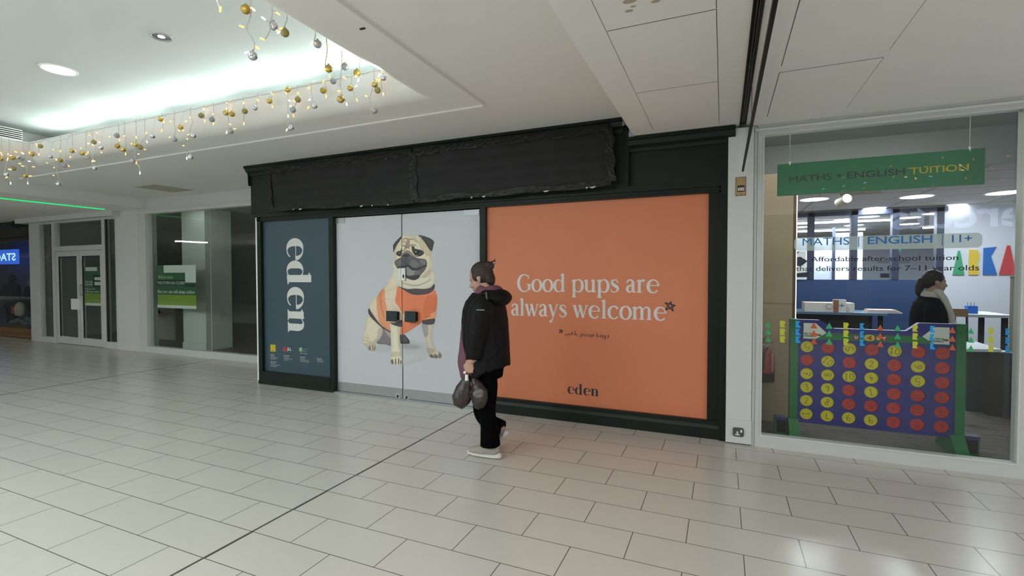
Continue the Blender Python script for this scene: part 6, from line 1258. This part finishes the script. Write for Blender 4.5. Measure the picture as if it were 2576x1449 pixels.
# ================================================================ icicle lights and baubles round the ceiling recess
random.seed(21)
YLIP, XLIP, XLL, ZLIP = YF - RB - .035, XR - RB + .0 - .035, XL + RB + .06, 3.272
M_WIRE = mat('white_cable', (.55, .55, .53), .5)
M_BULB = emat('warm_bulb', (1.0, .43, .09), 2.7); M_BULBB = emat('warm_bulb_bright', (1.0, .50, .15), 8); M_BULBW = emat('cool_bulb', (.55, .78, 1.0), 4)
BM = {'gs': mat('gold_shiny', (.66, .50, .16), .12, .95), 'gm': mat('gold_matte', (.50, .34, .07), .42, .75), 'gg': mat('gold_glitter', (.36, .30, .12), .7, .5, var=.5, vscale=120),
      'ss': mat('silver_shiny', (.72, .73, .76), .10, .95), 'sm': mat('silver_matte', (.44, .44, .46), .42, .6), 'sg': mat('silver_glitter', (.36, .37, .39), .7, .4, var=.4, vscale=120)}
BN = {'gs': 'shiny gold', 'gm': 'matte gold', 'gg': 'glittery gold', 'ss': 'shiny silver', 'sm': 'matte silver', 'sg': 'glittery silver'}
BR_ = .0265
protoB = {}
for k_, m_ in BM.items():
    o = MB().ell((0, 0, 0), BR_, BR_, BR_, 20, 14).build('bauble', m_, None, smooth=True); protoB[k_] = o.data; bpy.data.objects.remove(o)
o = MB().cyl((0, 0, BR_ - .002), (0, 0, BR_ + .007), .0065, n=10).build('cap', M_STEEL); capM = o.data; bpy.data.objects.remove(o)
o = MB().loft([(0, 0, 0, .0042, .0042), (0, 0, -.012, .005, .005), (0, 0, -.024, .0048, .0048), (0, 0, -.030, .0015, .0015)], n=8).build('bulb', M_BULB); bulbM = {'w': o.data}; bpy.data.objects.remove(o)
for k_, m_ in (('b', M_BULBB), ('c', M_BULBW)):
    d = bulbM['w'].copy(); d.materials.clear(); d.materials.append(m_); bulbM[k_] = d
ZI2 = lambda x, y: (x / 2.576, y / 2.576)
def on(side, x, y):
    px, py = ZI2(x, y)
    return atY(px, py, YLIP) if side == 'f' else (atX(px, py, XLIP) if side == 'r' else atX(px, py, XLL))
CABLES = []
def strand(side, pts, bulbs, label, group):
    P = [on(side, *p) for p in pts]
    tp = P[0].copy(); tp.z = ZLIP + .02
    if abs(tp.z - P[0].z) > .01 and P[0].z < ZLIP: P = [tp] + P
    t = thing('icicle_light_strand', label, 'string lights', tuple(P[0]), group)
    Q = crom([tuple(p) for p in P], False, 6); CABLES.extend(Q)
    # twisted twin cable: two thin strands
    m = MB()
    for s in (0, PI):
        m.tube([(q[0] + .0022 * math.cos(s + i * 1.1), q[1] + .0022 * math.sin(s + i * 1.1), q[2]) for i, q in enumerate(Q)], .0018, n=5)
    m.build('cable', M_WIRE, t)
    for (bx, by, *kd) in bulbs:
        c = on(side, bx, by); kd = kd[0] if kd else 'w'
        n = min(Q, key=lambda q: (Vector(q) - c).length); d = (c - Vector(n)); dl = d.length
        o = link('bulb', bulbM[kd]); o.parent = t; o.matrix_parent_inverse = Matrix.Translation(-t.location); 
        dirv = d.normalized() if dl > .008 else Vector((random.uniform(-.5, .5), random.uniform(-.3, .3), -1)).normalized()
        o.rotation_mode = 'QUATERNION'; o.rotation_quaternion = Vector((0, 0, -1)).rotation_difference(dirv); o.location = c - dirv * .015
        if dl > .03: MB().tube([n, tuple(c - dirv * .014)], .0016, n=5).build('bulb_lead', M_WIRE, t)
    return t
nb = {}
def bauble(side, x, y, kind, where):
    c = on(side, x, y)
    if side == 'f': c = atY(*ZI2(x, y), YLIP - .03)
    o = link('bauble', protoB[kind]); o.location = c; k = link('cap', capM); k.parent = o
    top = c + Vector((0, 0, BR_ + .006)); near = [Vector(q) for q in CABLES if q[2] > top.z and math.hypot(q[0] - top.x, q[1] - top.y) < .09]
    e = min(near, key=lambda q: (q - top).length) if near else Vector((top.x, YLIP + .012, ZLIP + .012) if side == 'f' else (XLIP + .012 if side == 'r' else XLL - .012, top.y, ZLIP + .012))
    adopt(MB().tube([tuple(top), tuple(top.lerp(e, .5) - Vector((0, 0, .004))), tuple(e)], .0011, n=5).build('hanging_loop', M_WIRE), o)
    o['category'] = 'bauble'; o['group'] = 'baubles on the icicle lights'; nb.setdefault((side, kind), []).append((x, o)); return o
G1 = 'icicle light strands on the right edge of the ceiling recess'; G2 = 'icicle light strands on the far edge of the ceiling recess'; G3 = 'icicle light strands on the left edge of the ceiling recess'
R_ = [([(1402, -40), (1405, 0), (1418, 40), (1432, 75)], [(1428, 62)], 'leftmost short strand at the top edge of the photo'),
      ([(1622, -60), (1625, 0), (1627, 60), (1622, 110), (1602, 165), (1605, 205), (1635, 250), (1650, 290), (1642, 330)], [(1640, 60, 'b'), (1565, 171), (1666, 308), (1597, 341, 'c')], 'strand ending in a shiny silver bauble, in front of bright recess'),
      ([(1764, 62), (1762, 110), (1748, 150), (1750, 190), (1735, 230), (1712, 258)], [(1698, 252), (1802, 88), (1706, 118, 'c'), (1790, 196)], 'strand beside the silver and glittery gold pair under the recess edge'),
      ([(1860, 118), (1850, 150), (1838, 185)], [(1822, 186), (1806, 210, 'c')], 'short strand carrying the glittery gold bauble'),
      ([(2043, 225), (2040, 245), (2034, 265)], [(2022, 277, 'b')], 'short strand with a matte silver bauble halfway down the right edge'),
      ([(2116, 262), (2120, 300), (2119, 345), (2110, 395), (2108, 445)], [(2123, 292), (2104, 456)], 'strand with one gold bauble at its end, left of the brightest bulb'),
      ([(2216, 330), (2215, 380), (2216, 425), (2208, 490), (2206, 560), (2216, 610), (2232, 640), (2246, 672)], [(2217, 318, 'b'), (2238, 404), (2232, 505), (2196, 590), (2246, 674, 'c')], 'longest strand below the brightest bulb near the recess corner'),
      ([(2332, 396), (2330, 440), (2334, 490)], [(2306, 494, 'b'), (2322, 520, 'b')], 'strand nearest the recess corner with a matte gold bauble')]
for p, b, l in R_: strand('r', p, b, 'icicle ' + l, G1)
F_ = [([(2424, 478), (2422, 520), (2410, 585), (2396, 640), (2404, 690), (2402, 735), (2415, 762), (2436, 778)], [(2445, 515), (2372, 622), (2418, 705)], 'long strand in the recess corner'),
      ([(2462, 480), (2470, 545), (2474, 575)], [(2458, 486, 'b'), (2484, 610), (2460, 520)], 'short strand in the recess corner beside the silver bauble'),
      ([(2278, 535), (2285, 570), (2300, 620), (2310, 640)], [(2313, 648), (2308, 558, 'c')], 'drop beside a shiny gold bauble, first left of the corner'),
      ([(2138, 490), (2152, 510)], [(2135, 494)], 'stub above a matte silver bauble'),
      ([(2096, 527), (2112, 560), (2118, 590)], [(2096, 528), (2113, 625)], 'drop with a matte gold bauble'),
      ([(2015, 570), (2020, 610), (2028, 655)], [(1998, 697), (2000, 570), (2005, 648, 'c')], 'drop with a shiny silver bauble'),
      ([(1925, 590), (1928, 640), (1918, 670), (1900, 720)], [(1930, 605), (1905, 655), (1884, 688, 'b'), (1902, 750), (1874, 652, 'c')], 'drop with a glittery gold and a silver bauble'),
      ([(1866, 740), (1864, 790), (1860, 838)], [(1867, 752, 'b'), (1858, 842, 'c')], 'hanging piece with a shining bulb and low silver bauble'),
      ([(1850, 600), (1862, 590)], [(1856, 604)], 'stub beside a gold bauble on the edge line'),
      ([(1768, 605), (1758, 640), (1763, 680)], [(1764, 608), (1765, 690)], 'drop with a shiny gold bauble left of centre'),
      ([(1670, 640), (1660, 690)], [(1671, 650), (1660, 705)], 'stub with a shiny silver bauble'),
      ([(1577, 660), (1580, 720), (1580, 790)], [(1578, 668), (1580, 802)], 'straight drop through a glittery gold bauble'),
      ([(1475, 670), (1480, 760), (1482, 810), (1470, 860), (1445, 885), (1432, 930)], [(1466, 708, 'b'), (1492, 806), (1522, 834), (1470, 858, 'b'), (1470, 668)], 'long strand with two gold baubles at its head'),
      ([(1384, 680), (1386, 740), (1384, 790)], [(1381, 738), (1383, 802)], 'drop with a matte silver bauble'),
      ([(1320, 700), (1322, 745), (1326, 775)], [(1320, 708, 'b'), (1327, 784)], 'drop under a bright bulb with a gold bauble'),
      ([(1235, 750), (1250, 790), (1236, 825), (1224, 880), (1216, 930), (1212, 1010)], [(1232, 763), (1220, 873), (1205, 786), (1214, 900), (1188, 944), (1211, 1026, 'c')], 'long strand with two silver baubles, middle of the far edge'),
      ([(1130, 800), (1138, 840), (1128, 880)], [(1160, 845), (1187, 846), (1100, 889), (1105, 786)], 'drop with a shiny gold and a silver bauble'),
      ([(1050, 770), (1058, 800), (1050, 840)], [(1060, 792), (1048, 846)], 'drop with a gold bauble on the edge line, left of middle'),
      ([(940, 855), (948, 880), (930, 905), (915, 925)], [(986, 876), (948, 860), (952, 920, 'c')], 'curved drop beside a silver bauble'),
      ([(882, 880), (880, 930), (874, 985), (876, 1030), (890, 1060), (904, 1085), (907, 1112)], [(883, 891), (852, 932), (940, 969), (898, 998), (884, 1056), (907, 1122, 'c')], 'long strand with a pale blue tip, left third of the far edge'),
      ([(770, 860), (775, 900), (768, 940)], [(710, 886), (752, 950, 'b'), (775, 908)], 'drop glowing onto a small gold bauble'),
      ([(808, 880), (816, 930), (815, 985)], [(814, 998), (805, 882)], 'drop with a gold bauble and bulb at its end'),
      ([(600, 900), (598, 930)], [(572, 930, 'b'), (602, 938, 'b'), (578, 874), (628, 861), (645, 922, 'c'), (658, 988)], 'cluster round a glittery gold bauble'),
      ([(560, 975), (588, 985), (598, 1010), (602, 1040), (598, 1075)], [(525, 960), (570, 988), (600, 1043, 'b'), (612, 1044, 'b'), (560, 1002)], 'looped strand with a low silver bauble'),
      ([(470, 960), (466, 1000)], [(487, 978), (455, 1019)], 'stub with a gold bauble, left quarter of the far edge'),
      ([(392, 990), (380, 1040), (370, 1090), (372, 1130), (388, 1165), (402, 1188)], [(345, 970), (392, 981), (304, 1056), (364, 1034, 'b'), (446, 1076), (350, 1086), (346, 1136)], 'long one ending in a shiny silver bauble, near the left end'),
      ([(238, 925), (250, 960), (252, 995)], [(234, 933), (240, 945), (252, 1001)], 'short drop near the air grille')]
for p, b, l in F_: strand('f', p, b, 'far edge icicle ' + l, G2)
L_ = [([(190, 960), (192, 985)], [(190, 990), (205, 996)], 'stub with a shiny gold bauble'), ([(150, 960), (165, 1040), (172, 1090), (178, 1150), (180, 1180)], [(145, 993, 'b'), (128, 1060), (146, 1076), (218, 1081), (197, 1140), (190, 1045, 'c'), (180, 1188, 'c')], 'long one with a pale blue tip, right of two'),
      ([(60, 960), (45, 1040), (35, 1090), (30, 1130), (55, 1155), (68, 1180)], [(52, 1000), (50, 1026), (75, 1010, 'b'), (48, 1035), (65, 1098, 'b'), (42, 1150), (103, 985), (69, 1188, 'c')], 'long one with a pale blue tip, left of two'), ([(10, 980), (8, 1010)], [(12, 1002), (0, 990)], 'stub at the left border of the photo')]
for p, b, l in L_: strand('l', p, b, 'left end icicle ' + l, G3)
for s_, L in (('r', [(1592, 60, 'gm'), (1638, 361, 'ss'), (1773, 168, 'ss'), (1846, 212, 'gg'), (2058, 285, 'sm'), (2130, 445, 'gs'), (2234, 432, 'sm'), (2208, 643, 'gs'), (2313, 472, 'gm')]),
              ('f', [(2484, 503, 'ss'), (2429, 546, 'gs'), (2447, 585, 'gg'), (2426, 717, 'sm'), (2270, 570, 'gs'), (2160, 526, 'sg'), (2094, 587, 'gm'), (2038, 685, 'ss'), (1930, 645, 'gg'), (1897, 712, 'sm'), (1885, 827, 'ss'), (1865, 581, 'gs'), (1746, 654, 'gs'), (1652, 697, 'ss'), (1586, 721, 'gg'), (1464, 731, 'gs'), (1503, 739, 'gm'), (1494, 851, 'sm'), (1374, 775, 'sg'), (1303, 749, 'gg'), (1253, 878, 'ss'), (1234, 1018, 'ss'), (1170, 824, 'gs'), (1130, 903, 'sm'), (1040, 772, 'gs'), (988, 881, 'ss'), (880, 938, 'gs'), (908, 954, 'gg'), (860, 1044, 'sm'), (757, 879, 'sg'), (761, 947, 'gm'), (797, 969, 'gs'), (608, 921, 'gg'), (653, 956, 'ss'), (532, 992, 'gs'), (566, 1020, 'sm'), (612, 1089, 'ss'), (466, 977, 'gs'), (326, 1013, 'ss'), (390, 1038, 'gm'), (418, 1073, 'sg'), (378, 1192, 'ss'), (262, 947, 'gg')]),
              ('l', [(208, 1000, 'gs'), (112, 1020, 'ss'), (140, 1029, 'sg'), (82, 1023, 'gm'), (87, 1093, 'gg'), (162, 1140, 'gs'), (40, 1130, 'ss'), (4, 1030, 'gs')])):
    for x, y, kd in L: bauble(s_, x, y, kd, s_)
ORD = 'first second third fourth fifth sixth seventh eighth ninth tenth eleventh twelfth thirteenth fourteenth'.split()
for (s_, kd), L in nb.items():
    L.sort(key=lambda t: -t[0]); w_ = {'r': 'on the lights of the right recess edge', 'f': 'on the lights of the far recess edge', 'l': 'on the lights of the left recess end'}[s_]
    for i, (x, o) in enumerate(L):
        o['label'] = (('%s %s bauble from the recess corner along the far edge lights' % (ORD[i], BN[kd])) if s_ == 'f' else ('%s %s bauble from the right %s' % (ORD[i], BN[kd], w_))) if len(L) > 1 else 'only %s bauble %s' % (BN[kd], w_)
# the cable that carries the strands along the edges, clipped to the lip
mc = MB(); n_ = 120
xs_ = [XLL + (XLIP - XLL) * i / n_ for i in range(n_ + 1)]
mc.tube([(x, YLIP + .012, ZLIP + .012 - .012 * abs(math.sin(i * .9)) - (.035 if .08 < i / n_ < .16 else 0)) for i, x in enumerate(xs_)], .0022, n=5)
ys_ = [YLIP - 4.6 * i / 90 for i in range(91)]
mc.tube([(XLIP + .012, y, ZLIP + .012 - .012 * abs(math.sin(i * .9))) for i, y in enumerate(ys_)], .0022, n=5)
mc.tube([(XLL - .012, y, ZLIP + .012 - .012 * abs(math.sin(i * .9))) for i, y in enumerate(ys_)], .0022, n=5)
tag(mc.build('carrier_cable', M_WIRE), 'thin white carrier cable clipped along the lip of the ceiling recess', 'cable')
# ================================================================ the other side of the mall, seen only in the glass
YO = -6.5
struct(MB().box(-25, 9, YO - .2, YO, 0, 4.2).build('wall_opposite', mat('opposite_wall', (.24, .235, .225), .8)))
struct(MB().box(-95, -25, YO - .2, YO, 0, 4.2).build('wall_opposite', mat('opposite_dark_wall', (.03, .03, .035), .8)))
for k, (x0, x1, c) in enumerate(((-22, -17.2, (.05, .06, .09)), (-16.8, -12, (.10, .095, .09)), (-11.4, -6.5, (.06, .06, .06)), (-6, -1.2, (.09, .09, .10)), (-.6, 3.2, (.12, .12, .13)), (3.8, 8.6, (.10, .10, .12)))):
    struct(MB().box(x0, x1, YO, YO + .03, .3, 2.5).build('window_%d' % (5 + k), mat('opposite_window_%d' % k, c, .3)))
hs_ = thing('opposite_shop_sign', 'pale lit shop lettering across the mall, seen reversed in the tuition window', 'sign', (4, YO + .1, 2.6))
d_ = YGL - (YO + .1); Yv = YGL + d_
x0, x1 = atY(2242, 550, Yv).x, atY(2245 + 560, 550, Yv).x
z0, z1 = atY(2300, 577, Yv).z, atY(2300, 533, Yv).z
P, B = text2d('supercuts', .02); P = [[(-q[0], q[1]) for q in p][::-1] for p in P]
capu = text2d('u', .02)[1][2:]
flat(fit(P, x0, x1, z0, z1, capu), onplane(YO + .1)).build('lettering', emat('opposite_sign_glow', (.62, .74, 1.0), 2.2), hs_)
# ================================================================ what the glass mirrors: lights and a passer-by further along the mall
def copy_tree(o, parent=None):
    c = o.copy(); COL.objects.link(c)
    if parent is not None: inv = o.matrix_parent_inverse.copy(); c.parent = parent; c.matrix_parent_inverse = inv
    for ch in [q for q in ALL if q.parent == o]: copy_tree(ch, c)
    return c
ALL = list(COL.objects)
src = [o for o in ALL if o.name.startswith('icicle_light_strand') and o.get('group') == G2 and len([q for q in ALL if q.parent == o]) > 3]
def hang(x, y, z, label, group):
    o = random.choice(src); c = copy_tree(o); c.location = (x, y, z); c['label'] = label; c['group'] = group
    return c
for k in range(52):
    hang(-11.5 - .36 * k, .3 + random.uniform(-.7, .7), 2.885, 'icicle light strand further along the mall, mirrored in the closed shop glass', 'icicle lights further along the mall')
for k in range(9):
    t = k / 8; hang(1.25 + 1.6 * t, 2.15 + 1.2 * t, 2.86, 'icicle light strand beside the viewer, mirrored in the tuition glass', 'icicle lights beside the viewer')
pb = copy_tree(person); pb.location = Vector((-15.3, 1.1, 0)) - Vector((-1.88, YW, 0)); pb['label'] = 'person in a dark jacket further along the mall, mirrored in the closed shop window'
